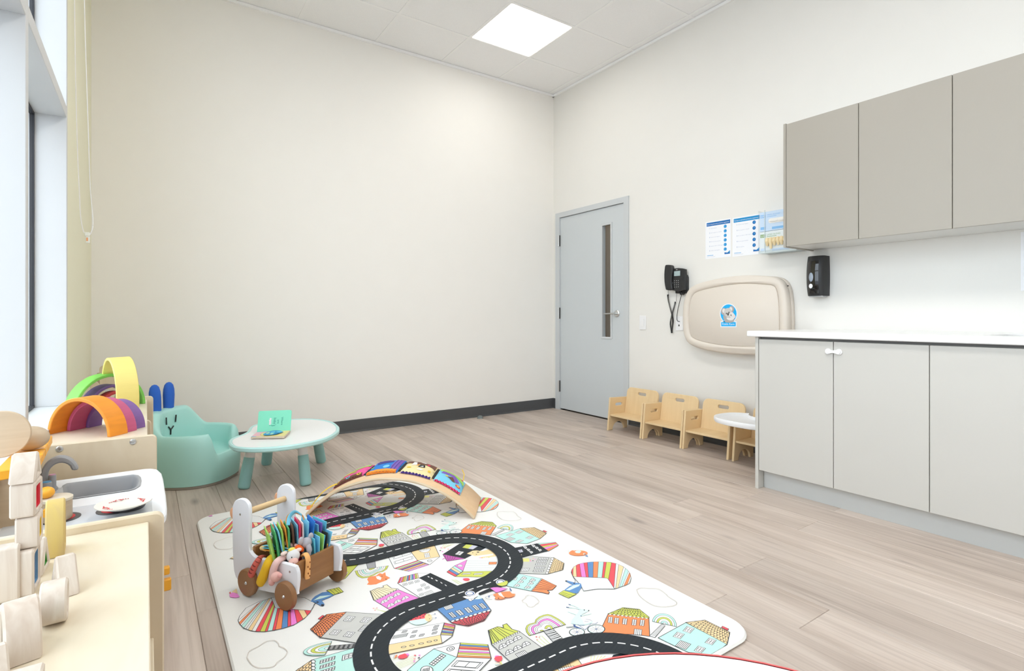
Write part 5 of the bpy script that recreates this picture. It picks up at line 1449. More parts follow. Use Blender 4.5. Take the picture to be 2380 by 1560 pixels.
# grey house with orange tiles, arch tree and mint house on the left
pg('U', 'G', '805,1424.6 897,1430.5 880,1445 855,1468 831.3,1497 745.6,1484', .0018)
pg('I', 'O', '795,630 1160,295 1610,240 1020,822', .0022); tiles('I', '1600,250 1025,812 800,632 1165,300', 12, 6, .002)
pg('I', 'R', '965,392 1070,315 1112,325 1022,402', .0014)
for q in ((1675, 395), (2050, 425), (1360, 705), (1670, 752)): win('I', q[0], q[1], 82, 10, -55, 55, .0016, (1, 1), pad=.35)
win('I', 2030, 612, 92, 10, -68, 70, .0018, (0, 7))
pg('I', 'W', '1240,1010 1850,962 1800,1060 1195,1098', .0016)
for k in range(22): t = k / 22; ln('I', [lerp((1240, 1012), (1840, 965), t + .01), lerp((1200, 1096), (1800, 1058), t)], .0022 if k % 4 else .004)
arcband('I', 1200, 1062, 80, -155, -560, 72, ((1, 'M'), (.86, 'W'), (.70, 'L'), (.55, 'W'), (.40, 'M'), (.16, 'W')))
pg('U', 'M', '724,1537 822,1509 850,1500 842,1610 724,1610', .0018)
pg('U', 'C', '682,1566 724,1537 724,1610 640,1605', .002); tiles('I', '820,1345 820,1900 300,1900 480,1560', 7, 5, .002)
for k in range(6): el('I', 'W', 860, 1370 + 75 * k, 48, 36, .0018, 12)
for k in range(4): win('I', 1180, 1335 + 118 * k, 165, -50, -8, 36, .002, (4, 1))
win('I', 1660, 1250, 140, -40, -10, 60, .002, (1, 1), pad=.35)
# ladybird, long cream and white house, flowers, mint house, grey house with lime roof
pg('F', 'm', '1690,258 2060,195 2130,272 2060,315 1930,342 1850,347 1740,312'); pg('F', 'R', '1688,256 1715,205 1760,160 1830,115 1920,85 2010,72 2085,76 2060,196')
for q in ((1750, 222), (1790, 180), (1850, 208), (1885, 165), (1845, 145), (1950, 188), (1950, 133), (1900, 112), (2018, 148), (1990, 95), (2060, 105)): el('F', 'k', q[0], q[1], 19, 10, n=8)
el('F', 'C', 2136, 178, 82, 90); el('F', 'k', 2152, 124, 11, 8); el('F', 'k', 2165, 208, 11, 8); ln('F', '2200,125 2290,96', .0009); ln('F', '2225,190 2310,186', .0009); el('F', 'b', 2290, 96, 18, 9); el('F', 'b', 2312, 186, 18, 9)
pg('U', 'W', '920,1469.5 1032.3,1450 1024,1478.5 900,1502', .0014); pg('U', 'C', '900,1502 1024,1478.5 1027.5,1497.5 895,1525', .0014)
stripes('D', '325,1075 565,1130 500,1360 235,1345', 'RPOLCbRMBNLC')
pg('D', 'W', '235,1352 500,1366 490,1382 270,1536', .0018)
for q in ((1590, 502), (1820, 507), (1780, 612), (1985, 585), (2320, 385), (2290, 455), (2280, 535)): win('F', q[0], q[1], 50, -8, -13, 24, .0018, (2, 0))
win('F', 1490, 605, 160, -28, -22, 38, .0014, (0, 4), col='w')
for q in ((1568, 860, 58), (1760, 826, 54), (1972, 782, 58), (2160, 738, 54), (2305, 706, 38)): el('F', 'c', q[0], q[1], q[2], 16, .002, 12, rot=-8)
pg('F', 'e', '1325,1085 1350,1040 1410,1040 1350,1125'); pg('F', 'O', '1350,1125 1370,1062 1420,1035 1425,1075'); ln('F', '1300,1150 1420,1120', .0014, 'l'); el('F', 'P', 1650, 1035, 44, 26); pg('F', 'R', '1430,1095 1470,1048 1600,1008 1640,1040 1665,1095 1560,1128 1470,1128')
for k in range(5): ln('F', [(1380 + 22 * k, 1240 + 28 * k), (1800 + 10 * (k % 3), 1058 + 36 * k)], .0013, 'l')
for q in ((1830, 1052, 'R'), (1935, 1050, 'P'), (1820, 1130, 'r'), (1920, 1112, 'k'), (1812, 1190, 'P')): el('F', q[2], q[0], q[1], 28, 13)
pg('G', 'M', '260,835 750,1015 470,1290 300,1480 -330,1480 -300,1290 0,1025', .002)
pg('G', 'W', '260,835 825,705 750,1015', .002); el('G', 'W', 615, 832, 82, 46, .0022, rot=-14); el('G', 'W', 622, 832, 34, 22, .002, rot=-14)
stripes('G', '825,705 1408,742 1480,1035 750,1010', 'LBORwPLCO')
pg('G', 'W', '750,1015 1480,1040 1250,1282 1060,1480 300,1480 480,1282', .002)
win('G', 970, 1168, 275, 22, -62, 62, .0018, (1, 0), pad=.16); win('G', 800, 1345, 275, 22, -62, 62, .0018, (1, 0), pad=.16)
win('G', 338, 1070, 130, -108, 46, 22, .0022, (5, 1)); el('G', 'W', 110, 1290, 130, 90, .0022)
for k in range(5): ln('G', [(40 + 32 * k, 1260 - 8 * k), (20 + 32 * k, 1330)], .0022)
pg('G', 'L', '1415,440 1615,360 1745,382 1725,325 1808,296 1922,415 2082,462 1490,742 1465,640', .0024)
for a, c in (((1425, 450), (1500, 725)), ((1430, 445), (1560, 705)), ((1470, 425), (1660, 660)), ((1520, 405), (1780, 605)), ((1600, 375), (1900, 545)), ((1680, 375), (2010, 495)), ((1445, 440), (1620, 670)), ((1560, 390), (1830, 580))): ln('G', [a, c], .002)
pg('G', 'G', '2082,464 1490,742 1885,1110 2380,870 2550,805', .002)
for k in range(13): el('G', 'W', 1520 + 45 * k, 738 - 21.6 * k, 24, 17, .0014, 10)
for q in ((2050, 640), (1885, 724), (1740, 808), (2230, 765), (2050, 848), (1880, 935)): arch('G', q[0], q[1] + 6, 88, -38, -36, -84, .0018)
win('G', 2135, 952, 96, -40, 46, 44, .0018, (5, 0))
el('G', 'P', 1610, 1000, 58, 26); pg('G', 'R', '1540,1040 1580,1000 1640,990 1700,985 1722,1045 1680,1100 1620,1110 1570,1085'); pg('G', 'o', '1545,1145 1600,1128 1680,1140 1640,1160'); ln('G', '1670,1105 1710,1180', .003, 'y'); el('G', 'm', 1600, 1162, 50, 14)
# blue house with red tiles
pg('D', 'B', '140,750 800,540 1180,525 1380,790 462,1052', .002)
pg('D', 'R', '1378,795 1225,1020 862,1146 500,1082 460,1052', .0022); tiles('D', '470,1055 1370,800 1220,1015 860,1140', 11, 5, .002)
for k in range(9): el('D', 'W', 510 + 102 * k, 1040 - 30 * k, 46, 22, .0018, 12, rot=-14)
win('D', 408, 718, 88, -26, 40, 48, .0016, (5, 0))
for q in ((500, 900, 44), (670, 850, 52), (865, 790, 52), (1035, 735, 40), (1185, 695, 42)): win('D', q[0], q[1], q[2], -14, 52, 52, .002, (1, 3))
# sailing fox with the two wheels on the road edge
OVER = len(SH)
el('D', 'L', 1630, 175, 132, 68, .001); el('D', 'W', 1595, 155, 112, 62, .001); el('D', 'b', 1595, 155, 90, 48); el('D', 'W', 1590, 155, 66, 34); pg('D', 'L', '1500,200 1700,140 1745,118 1760,160 1745,205 1700,232 1620,246 1550,232', .001)
pg('D', 'W', '728,490 790,470 900,480 1000,450 1040,395 1200,310 1350,290 1100,400 1090,470 1000,520 930,545 830,540', .0009)
el('D', 'W', 900, 412, 118, 62, .001); el('D', 'b', 900, 412, 96, 47); el('D', 'W', 898, 412, 70, 34)
pg('D', 'm', '1000,548 1070,490 1100,440 1192,522 1100,545'); el('D', 'W', 905, 560, 44, 26, .001, rot=20); el('D', 'W', 965, 545, 34, 18, .001, rot=-25)
ln('D', '1100,400 1200,320 1350,290', .0011, 'e'); ln('D', '1090,430 1180,520 1300,552 1410,552', .0011, 'e'); ln('D', '1240,500 1500,395', .0011); ln('D', '1240,500 1290,540 1400,552', .0011)
pg('D', 'P', '1350,290 1440,272 1530,270 1650,285 1752,305 1500,396', .0011); ln('D', '1500,390 1800,365', .0014, 'b'); pg('D', 'b', '1320,470 1350,460 1340,500 1315,498')
ln('D', '1750,205 1790,260 1820,320', .001, 'e'); pg('D', 'b', '1790,300 1815,290 1855,355 1820,350')
pg('D', 'O', '1415,440 1540,392 1640,378 1800,364 1850,415 1930,422 1905,470 1830,500 1760,508 1700,498 1700,525 1590,545 1490,545 1465,540 1480,480'); pg('D', 'W', '1535,400 1600,392 1650,470 1690,510 1640,490 1560,455'); el('D', 'k', 1548, 522, 19, 10); el('D', 'k', 1470, 540, 12, 7); el('D', 'k', 1690, 512, 14, 9)

# --- clip to the mat and lay the print down, three repeats of the pattern
INS = .012
CLIP = ccw(rrect(-hw + INS, hw - INS, -hh + INS, hh - INS, .075, 6))
bx_ = (-hw + INS, hw - INS, -hh + INS, hh - INS)
def clip(P_):
    inside = all(bx_[0] + .08 < p.x < bx_[1] - .08 and bx_[2] + .08 < p.y < bx_[3] - .08 for p in P_)
    if inside: return P_
    if all(p.x < bx_[0] for p in P_) or all(p.x > bx_[1] for p in P_) or all(p.y < bx_[2] for p in P_) or all(p.y > bx_[3] for p in P_): return None
    out = P_
    n = len(CLIP)
    for i in range(n):
        a = Vector(CLIP[i]); d = Vector(CLIP[(i + 1) % n]) - a; nn_ = Vector((-d.y, d.x)); src = out; out = []
        if not src: return None
        for j in range(len(src)):
            p, q = src[j - 1], src[j]; sp_, sq = (p - a).dot(nn_), (q - a).dot(nn_)
            if sq >= 0:
                if sp_ < 0: out.append(p.lerp(q, sp_ / (sp_ - sq)))
                out.append(q)
            elif sp_ >= 0: out.append(p.lerp(q, sp_ / (sp_ - sq)))
    return out if len(out) > 2 else None
pm_ = MB(); zc = [MT + .0002]
def lay(items, dy, dz):
    for col, P_ in items:
        Q = clip([Vector((p.x, p.y + dy)) for p in P_])
        zc[0] += dz
        if Q: pm_.add([(p.x, p.y, zc[0]) for p in Q], [tuple(range(len(Q)))], KEYS.index(col))
z0 = zc[0]; DZ_ = 7.0e-7
for k in (1, 0, -1):
    zc[0] = z0; lay(SH[:OVER], PER * k, DZ_)
zc[0] = z0 + DZ_ * len(SH) + 2e-5; lay(ROAD, 0, 0.0)
zc[0] += 2e-5; lay(DASH, 0, 0.0)
zr = zc[0] + 2e-5
# the slip roads and black houses join the road: their windows lie above it
for k in (1, 0, -1):
    zc[0] = zr; lay(SH[OVER:], PER * k, DZ_)
po = pm_.build('town_print', PM, mat, smooth=0, normals=False)
me_ = po.data
bm_ = bmesh.new(); bm_.from_mesh(me_)
for f in bm_.faces:
    f.normal_update()
    if f.normal.z < 0: f.normal_flip()
bm_.to_mesh(me_); bm_.free()

# ================================================================= TOYS
# ---- window blind chain
bc = thing('blind_chain', 'white looped blind chain hanging against the cream pier by the window', 'chain', PYY(200, 540, -1.1))
def bcp(u, v, y=-1.1): q = PYY(u, v, y); return tuple(q - bc.location)
b = MB()
lft = smoothloop([bcp(171.5, -180), bcp(173, 0), bcp(176, 200), bcp(180, 350), bcp(184, 440), bcp(187, 500), bcp(193, 535), bcp(201, 545.5), bcp(209, 545), bcp(215, 530), bcp(216, 510), bcp(213.5, 480), bcp(211, 455), bcp(209, 420), bcp(205, 300), bcp(200, 150), bcp(196, 0), bcp(194, -180)], 6, False)
b.tube(lft, .0022, 6)
for k in range(40, len(lft) - 40, 1): b.ball(lft[k], .0030, n=6, k=4)
b.build('bead_chain', M_white, bc)
M_clr = plain('cloudy_plastic', (.78, .79, .74), .25)
MB().box(-.010, .010, -.006, .006, -.012, .006, ch=.002).box(-.007, .010, -.005, .005, -.045, -.0121, ch=.002).build('tension_guide', M_clr, bc, loc=bcp(203, 543))
MB().box(-.004, .003, -.0062, -.0055, -.036, -.020).build('warning_label', plain('label_orange', (.80, .36, .16), .5), bc, loc=bcp(203, 543), smooth=0)

# ---- rainbow arches on the far shelf
ZS = .535
def arcring(ro, ri, w, n=28):
    o = [(ro * math.cos(PI * i / n), ro * math.sin(PI * i / n)) for i in range(n + 1)]
    i_ = [(ri * math.cos(PI * i / n), ri * math.sin(PI * i / n)) for i in range(n, -1, -1)]
    return MB().slab(o + i_, w, ch=.002)
def grain(name, c, v=.16):
    return wood(name, c, tuple(max(0, x * (1 - v)) for x in c), (9, 9, 60), .55, .5, 1.0)
def archtoy(name_label, c, ro, ri, w, col, s, a, mname):
    """centre of its feet on the shelf; s = span direction, a = depth direction"""
    t = thing('rainbow_arch', name_label, 'toy', c, group='wooden rainbow arches')
    z = s.cross(a); z = z if z.z > 0 else -z
    aa = z.cross(s)
    o = arcring(ro, ri, w)
    m = basis(-aa * (w / 2) if aa.dot(a) > 0 else -aa * (w / 2), s, z, s.cross(z))
    m = m @ T(0, 0, -w if s.cross(z).dot(aa) < 0 else 0)
    o.v = [tuple(m @ Vector(v)) for v in o.v]
    o.build('arch', grain(mname, col), t, smooth=40)
    return t
oL, oR = PZ(108, 1010, ZS), PZ(255, 1017, ZS)
sO = (oR - oL).normalized(); aO = Vector((-sO.y, sO.x, 0))
ro = (oR - oL).length / 2
cO = (oL + oR) / 2 + aO * .036 + Vector((0, 0, .0005))
archtoy('large orange wooden arch at the front of the far shelf', cO, ro, ro - .0125, .070, (.86, .30, .02), sO, aO, 'arch_orange')
archtoy('pink wooden arch nested behind the large orange one', cO + aO * .050 + sO * .004, ro - .0135, ro - .0265, .062, (.55, .10, .22), sO, aO, 'arch_pink')
archtoy('violet wooden arch behind the pink one on the far shelf', cO + aO * .108 - sO * .001, ro - .0275, ro - .041, .056, (.22, .11, .34), sO, aO, 'arch_violet')
sG = Vector((.80, .60, 0)).normalized(); aG = Vector((-sG.y, sG.x, 0)); rG = .155
fG = Vector((-3.490, -1.300, ZS + .0005)); cG = fG - sG * rG + aG * .033
archtoy('green wooden arch under the leaning yellow one', cG, rG, rG - .013, .066, (.20, .58, .09), sG, aG, 'arch_green')
archtoy('dark violet wooden arch inside the green one', cG + aG * .002 + sG * .010, .106, .094, .062, (.14, .075, .24), sG, aG, 'arch_violet_dark')
archtoy('small red wooden arch inside the dark violet one', cG + aG * -.018 + sG * .018, .076, .064, .045, (.42, .03, .03), sG, aG, 'arch_red')
# yellow arch: one foot on the shelf, the other on top of the green arch
yA = Vector((-3.552, -1.625, ZS + .0015)); yB = Vector((-3.612, -1.365, ZS + .158))
cv = (yB - yA); ry = cv.length / 2; cv.normalize()
ex = Vector((.985, .17, 0)); ex = (ex - cv * ex.dot(cv)).normalized()
nb = ex.cross(cv); nb = nb if nb.z > 0 else -nb
yt = thing('rainbow_arch', 'tall yellow wooden arch leaning with one foot on the green arch', 'toy', (yA + yB) / 2, group='wooden rainbow arches')
o = arcring(ry, ry - .0125, .078)
m = basis(ex * (.039 if cv.cross(nb).dot(ex) < 0 else -.039), cv, nb, cv.cross(nb))
o.v = [tuple(m @ Vector(v)) for v in o.v]
o.build('arch', grain('arch_yellow', (.80, .66, .20), .08), yt, smooth=40)

# ---- hollow window blocks on the near shelf
M_blk = wood('block_wood', (0.70, 0.635, 0.56), (0.52, 0.42, 0.34), (60, 60, 7), .6, .8, .95)
def tinted(name, c): return thinglass(name, c)
def block(label, loc, rotz, shape, t, col, framemat=None):
    """hollow frame pushed out along local x, with a tinted pane inside; base at z = 0"""
    th = thing('window_block', label, 'toy', loc, rotz, group='hollow wooden window blocks')
    if shape[0] == 'rect':
        _, w, h = shape; o = rrect(-w / 2, w / 2, 0, h, .004, 3); i_ = rrect(-w / 2 + .009, w / 2 - .009, .009, h - .009, .002, 2)
    elif shape[0] == 'tri':
        _, w, h = shape; o = [(-w / 2, 0), (w / 2, 0), (w / 2, .003), (.004, h), (-.004, h), (-w / 2, .003)]; i_ = [(-w / 2 + .016, .008), (w / 2 - .016, .008), (0, h - .016)]
    elif shape[0] == 'ring':
        _, r = shape; o = circ(0, r, r, n=30); i_ = circ(0, r, r - .008, n=30)
    elif shape[0] == 'half':
        _, r, h = shape; o = [(-r, 0), (r, 0)] + [(r * math.cos(math.radians(a)), .006 + (h - .006) * math.sin(math.radians(a))) for a in range(0, 181, 12)]
        i_ = [(-r + .012, .009), (r - .012, .009)] + [((r - .012) * math.cos(math.radians(a)), .009 + (h - .020) * math.sin(math.radians(a))) for a in range(10, 171, 16)]
    M = basis((-t / 2, 0, 0), (0, 1, 0), (0, 0, 1), (1, 0, 0))
    MB().slab(o, t, holes=[i_], ch=.0022).build('frame', framemat or M_blk, th, smooth=40)
    f = th.children[0]; f.data.transform(M)
    if col:
        p_ = MB().slab(inset(ccw(i_), -.0005), .003).build('pane', tinted('tinted_pane', col), th, smooth=0); p_.data.transform(M @ T(0, 0, t * .84))
    return th
def bz(u, v, z=ZS): return PZ(u, v, z)
ZB = ZS + .0008
def at(q, dz=0, dx=0, dy=0): return Vector((q.x + dx, q.y + dy, ZB + dz))
base = at(PZ(60, 1388, ZS))
block('tall blue-paned block carrying the stack of three', base + Vector((-.006, .022, 0)), -.04, ('rect', .050, .066), .032, (.35, .62, .90))
block('yellow-paned block, lowest of the stacked three', base + Vector((.000, .028, .0668)), .02, ('rect', .046, .046), .027, (.95, .80, .10))
block('pink-paned block in the middle of the stack', base + Vector((-.003, .026, .1136)), -.06, ('rect', .048, .050), .029, (.95, .22, .30))
block('roof-shaped block on top of the stack', base + Vector((-.004, .026, .1644)), -.02, ('tri', .052, .040), .030, None)
block('pale upright block at the left edge in front of the stack', at(PZ(20, 1402, ZS), 0, -.008, .012), .04, ('rect', .026, .078), .038, (.6, .6, .6))
block('green-paned roof block behind the stack', at(PZ(92, 1338, ZS), 0, -.008, .020), -.05, ('tri', .060, .052), .028, (.10, .62, .16))
M_yblk = wood('block_yellow', (0.62, 0.47, 0.14), (0.50, 0.36, 0.20), (40, 40, 9), .6, .6, .9)  # yellow frame colour for one block, close to its pane
block('tall upright yellow block beside the stack', at(PZ(128, 1297, ZS), 0, -.002, .026), .06, ('half', .028, .092), .026, (.95, .85, .15), M_yblk)
block('white roof-shaped block right of the stack', at(PZ(160, 1384, ZS), 0, -.006, .020), .30, ('tri', .054, .052), .024, (.95, .85, .25))
block('round pinkish ring block on the birch shelf', at(PZ(126, 1455, ZS), 0, -.001, .010), .04, ('ring', .0275), .028, None)
block('large white half-round block at the lower left', at(PZ(56, 1532, ZS), 0, -.006, .016), .26, ('half', .030, .066), .034, (.75, .9, .95))
block('small white roof block at the bottom left corner', at(PZ(4, 1600, ZS), 0, -.010, .016), .30, ('tri', .05, .040), .024, None)
block('natural wooden block at the bottom edge under the half-round one', at(PZ(62, 1612, ZS), 0, -.002, -.006), .0, ('rect', .036, .024), .032, None)

# ---- balance board with a cloth book
M_bb = wood('beech_veneer', (0.74, 0.52, 0.315), (0.63, 0.41, 0.22), (3, 30, 30), .42, .6, .5, rand=False)
M_bbe = plain('ply_layers', (.70, .56, .38), .5, .08)
bP0, bP1 = Vector((-2.251, -2.214, 0)), Vector((-2.865, -1.748, 0))
bL = (bP1 - bP0).normalized(); bW = Vector((-bL.y, bL.x, 0)); bW = bW if bW.y > 0 else -bW
bC = (bP1 - bP0).length; bH = .17; bR = (bC * bC / 4 + bH * bH) / (2 * bH); bm_mid = (bP0 + bP1) / 2
ZM = MT + .0018
bb = thing('balance_board', 'curved beech balance board arching over the far end of the play mat', 'toy', (bm_mid.x, bm_mid.y, ZM))
ha = math.asin(bC / 2 / bR)
prof = []
n = 40
for i in range(n + 1):
    t = -ha + 2 * ha * i / n; prof.append((-(bR) * math.sin(t), bR * math.cos(t) - (bR - bH)))
for i in range(7):       # rounded foot
    a = PI * i / 6; t = ha; c = Vector((-(bR + .007) * math.sin(t), (bR + .007) * math.cos(t) - (bR - bH)))
    r_ = Vector((-math.sin(t), math.cos(t))); d = Vector((-math.cos(t), -math.sin(t)))
    q = c - r_ * .007 * math.cos(a) + d * .007 * math.sin(a)
    if 0 < i < 6: prof.append((q.x, q.y))
for i in range(n + 1):
    t = ha - 2 * ha * i / n; prof.append((-(bR + .014) * math.sin(t), (bR + .014) * math.cos(t) - (bR - bH)))
for i in range(1, 6):
    a = PI * i / 6; t = -ha; c = Vector((-(bR + .007) * math.sin(t), (bR + .007) * math.cos(t) - (bR - bH)))
    r_ = Vector((-math.sin(t), math.cos(t))); d = Vector((math.cos(t), math.sin(t)))
    q = c + r_ * .007 * math.cos(a) + d * .007 * math.sin(a) * -1 * -1
    prof.append((q.x, q.y))
zmin = min(p[1] for p in prof); prof = [(x, y - zmin) for x, y in prof]
MB().slab(prof, .264, ch=.002, mat=0, capmat=1, M=basis((0, 0, 0), -bL, (0, 0, 1), bW)).build('board', [M_bb, M_bbe], bb, smooth=50)
def bs(t, w, off):         # a point above the board: along the arc t, across w, off the surface
    r = bR + .014 + off
    q = bm_mid + bL * (r * math.sin(t)) + bW * w
    return Vector((q.x, q.y, ZM - zmin + r * math.cos(t) - (bR - bH)))
cb = thing('cloth_book', 'four-panel padded cloth book lying unfolded over the balance board', 'book', bs(0, .13, .001))
CO = cb.location.copy()
fab = lambda n_, c: plain(n_, c, .85, .06, .5, 700)
FB = {k: fab('cloth_' + k, c) for k, c in dict(pink=(.80, .10, .32), lime=(.36, .62, .12), blue=(.02, .20, .62), navy=(.07, .05, .25), cream=(.82, .68, .36), brown=(.16, .065, .04), teal=(.12, .52, .66), violet=(.20, .10, .44), orange=(.80, .30, .04), red=(.68, .03, .10), white=(.80, .78, .76), yellow=(.82, .56, .05), black=(.02, .02, .022), sky=(.20, .58, .80), green=(.08, .42, .16)).items()}
def pillow(mb, f, th, nu=10, nv=8, mat=0, top=True):
    """puffed panel: f(u, v, off) gives the point"""
    def edge(x): return max(0.0, 1 - abs(2 * x - 1) ** 3.5)
    def up(u, v): return f(u, v, .003 + th * (edge(u) * edge(v)) ** .55)
    def dn(u, v): return f(u, v, .0)
    mb.surf(lambda u, v: tuple(up(u, v)), nu, nv, mat); mb.surf(lambda u, v: tuple(dn(u, v)), nu, nv, mat)
    for fu in (lambda s: (s, 0), lambda s: (1, s), lambda s: (1 - s, 1), lambda s: (0, 1 - s)):
        k = nu
        a = [fu(i / k) for i in range(k + 1)]
        mb.add([tuple(dn(*q)) for q in a] + [tuple(up(*q)) for q in a], [(i, i + 1, k + 1 + i + 1, k + 1 + i) for i in range(k)], mat)
panels = [(.585, .285, .085, .262, 'pink', 'brown', 'panel'), (.255, -.030, .066, .262, 'blue', 'orange', 'panel'), (-.055, -.340, .066, .25, 'cream', 'violet', 'panel'), (-.362, -.632, .072, .25, 'sky', 'red', 'panel')]
for i, (t0, t1, w0, w1, col, trim_, nm) in enumerate(panels):
    f = lambda u, v, o: bs(t0 + (t1 - t0) * u, w0 + (w1 - w0) * v, .0015 + o) - CO
    mb = MB(); pillow(mb, f, .014)
    po_ = mb.build('panel', FB[col], cb, smooth=60)
    pr = MB()
    def patch(pts, m, d=0.0):
        def up(u, v):
            e = lambda x: max(0.0, 1 - abs(2 * x - 1) ** 3.5)
            return f(u, v, .0042 + d * .0003 + .014 * (e(u) * e(v)) ** .55)
        cx = sum(p[0] for p in pts) / len(pts); cy = sum(p[1] for p in pts) / len(pts)
        vs = [tuple(up(cx, cy))]; 
        P_ = []
        for a, c in zip(pts, pts[1:] + pts[:1]):
            for k in range(3): P_.append((a[0] + (c[0] - a[0]) * k / 3, a[1] + (c[1] - a[1]) * k / 3))
        rings = [[tuple(up(cx + (p[0] - cx) * s, cy + (p[1] - cy) * s)) for p in P_] for s in (.4, .75, 1)]
        m_ = len(P_); vv = vs + [q for r in rings for q in r]
        fs_ = [(0, 1 + k, 1 + (k + 1) % m_) for k in range(m_)] + [(1 + r * m_ + k, 1 + r * m_ + (k + 1) % m_, 1 + (r + 1) * m_ + (k + 1) % m_, 1 + (r + 1) * m_ + k) for r in range(2) for k in range(m_)]
        pr.add(vv, fs_, m)
    ring = lambda cx, cy, rx, ry, n=10: [(cx + rx * math.cos(2 * PI * k / n), cy + ry * math.sin(2 * PI * k / n)) for k in range(n)]
    if i == 0:
        mats = [FB['lime'], FB['brown'], FB['yellow'], FB['teal'], FB['orange'], FB['white']]
        patch([(.03, .62), (.55, .55), (.97, .75), (.97, .97), (.03, .97)], 0); patch([(.03, .45), (.4, .38), (.6, .55), (.1, .66)], 2, 1); patch(ring(.25, .25, .06, .07), 0, 1); patch(ring(.62, .36, .08, .06), 0, 1)
        patch([(.06, .03), (.94, .03), (.94, .16), (.06, .16)], 1, 1)
        for x in (.15, .5, .84): patch(ring(x, .10, .065, .07), 3 if x == .5 else 2, 2); patch(ring(x, .10, .035, .038), 1, 3)
    elif i == 1:
        mats = [FB['violet'], FB['navy'], FB['sky'], FB['lime'], FB['orange'], FB['teal']]
        patch([(.72, .05), (.97, .05), (.97, .96), (.72, .96)], 0); patch([(.76, .1), (.79, .1), (.79, .9), (.76, .9)], 1, 1); patch([(.86, .1), (.89, .1), (.89, .9), (.86, .9)], 1, 1)
        patch([(.20, .52), (.45, .60), (.70, .66), (.66, .80), (.40, .78), (.18, .68)], 1, 1); patch(ring(.58, .28, .10, .12), 2, 1); patch(ring(.14, .30, .06, .05), 3, 1); patch([(.03, .8), (.5, .84), (.5, .97), (.03, .97)], 0, 1); patch([(.03, .02), (.95, .02), (.95, .12), (.03, .12)], 4, 2)
    elif i == 2:
        mats = [FB['brown'], FB['white'], FB['black'], FB['orange'], FB['yellow'], FB['red']]
        patch([(.03, .70), (.3, .62), (.6, .70), (.97, .60), (.97, .97), (.03, .97)], 0); patch([(.22, .48), (.38, .55), (.34, .78), (.24, .80)], 1, 1); patch([(.44, .42), (.66, .45), (.62, .66), (.48, .64)], 2, 1); patch([(.50, .46), (.60, .48), (.58, .58)], 1, 2)
        patch([(.36, .5), (.46, .56), (.42, .64)], 3, 2); patch(ring(.2, .3, .07, .06), 4, 1); patch(ring(.55, .25, .10, .05), 1, 1); patch(ring(.84, .3, .05, .07), 4, 1); patch(ring(.72, .74, .05, .07), 5, 2); patch([(.45, .84), (.6, .80), (.64, .9), (.5, .93)], 1, 2)
    else:
        mats = [FB['violet'], FB['lime'], FB['brown'], FB['teal'], FB['yellow'], FB['red']]
        patch([(.10, .55), (.35, .70), (.62, .45), (.70, .30), (.80, .45), (.55, .78), (.2, .9)], 0); patch([(.04, .72), (.3, .88), (.7, .72), (.95, .5), (.96, .7), (.7, .95), (.06, .96)], 1, 1); patch([(.34, .44), (.52, .56), (.66, .30), (.58, .26)], 2, 2); patch(ring(.32, .46, .05, .05), 4, 2); patch(ring(.80, .20, .10, .07), 5, 1); patch(ring(.80, .20, .06, .04), 4, 2); patch(ring(.85, .82, .05, .06), 5, 2)
    pr.build('print', mats, cb, smooth=60, normals=False)
    # ruffled trim along the near edge
    tr_ = MB(); nn_ = 18
    for k in range(nn_):
        u0, u1 = .03 + .94 * k / nn_, .03 + .94 * (k + 1) / nn_; um = (u0 + u1) / 2; wv = .004 * (1 if k % 2 else -.3)
        tr_.add([tuple(f(u0, -.01, .001)), tuple(f(um, -.055, .0005 + .002)), tuple(f(u1, -.01, .001)), tuple(f(u1, .02, .009)), tuple(f(um, -.03, .010 + wv)), tuple(f(u0, .02, .009))], [(0, 1, 4, 5), (1, 2, 3, 4)], k % 2)
    sec = dict(brown=('brown', 'brown'), orange=('orange', 'orange'), violet=('violet', 'navy'), red=('red', 'pink'))[trim_]
    tr_.build('ruffle', [FB[sec[0]], FB[sec[1]]], cb, smooth=0, normals=False)
    if i < 3:
        t2 = panels[i + 1][0]
        f2 = lambda u, v, o: bs(t1 + .004 + (t2 - t1 - .008) * u, .09 + .15 * v, .0015 + o) - CO
        mb = MB(); pillow(mb, f2, .002, 4, 4); mb.build('hinge_strip', FB['black'], cb, smooth=60)
st_ = [bs(.575, .15, .006), bs(.63, .12, .018), bs(.70, .09, .020), bs(.78, .065, .012), bs(.83, .055, .004)]
b = MB(); pth = smoothloop([tuple(q - CO) for q in st_], 5, False)
b.tube(pth, .0035, 6, flat=.5); b.tube([(x + .006, y + .008, z + .001) for x, y, z in pth], .0035, 6, flat=.5)
b.build('strap', FB['yellow'], cb)
b = MB().tube([tuple(bs(-.60, .245, .01) - CO), tuple(bs(-.58, .27, .03) - CO), tuple(bs(-.54, .275, .045) - CO)], .0022, 6)
b.build('loop_tag', FB['yellow'], cb)

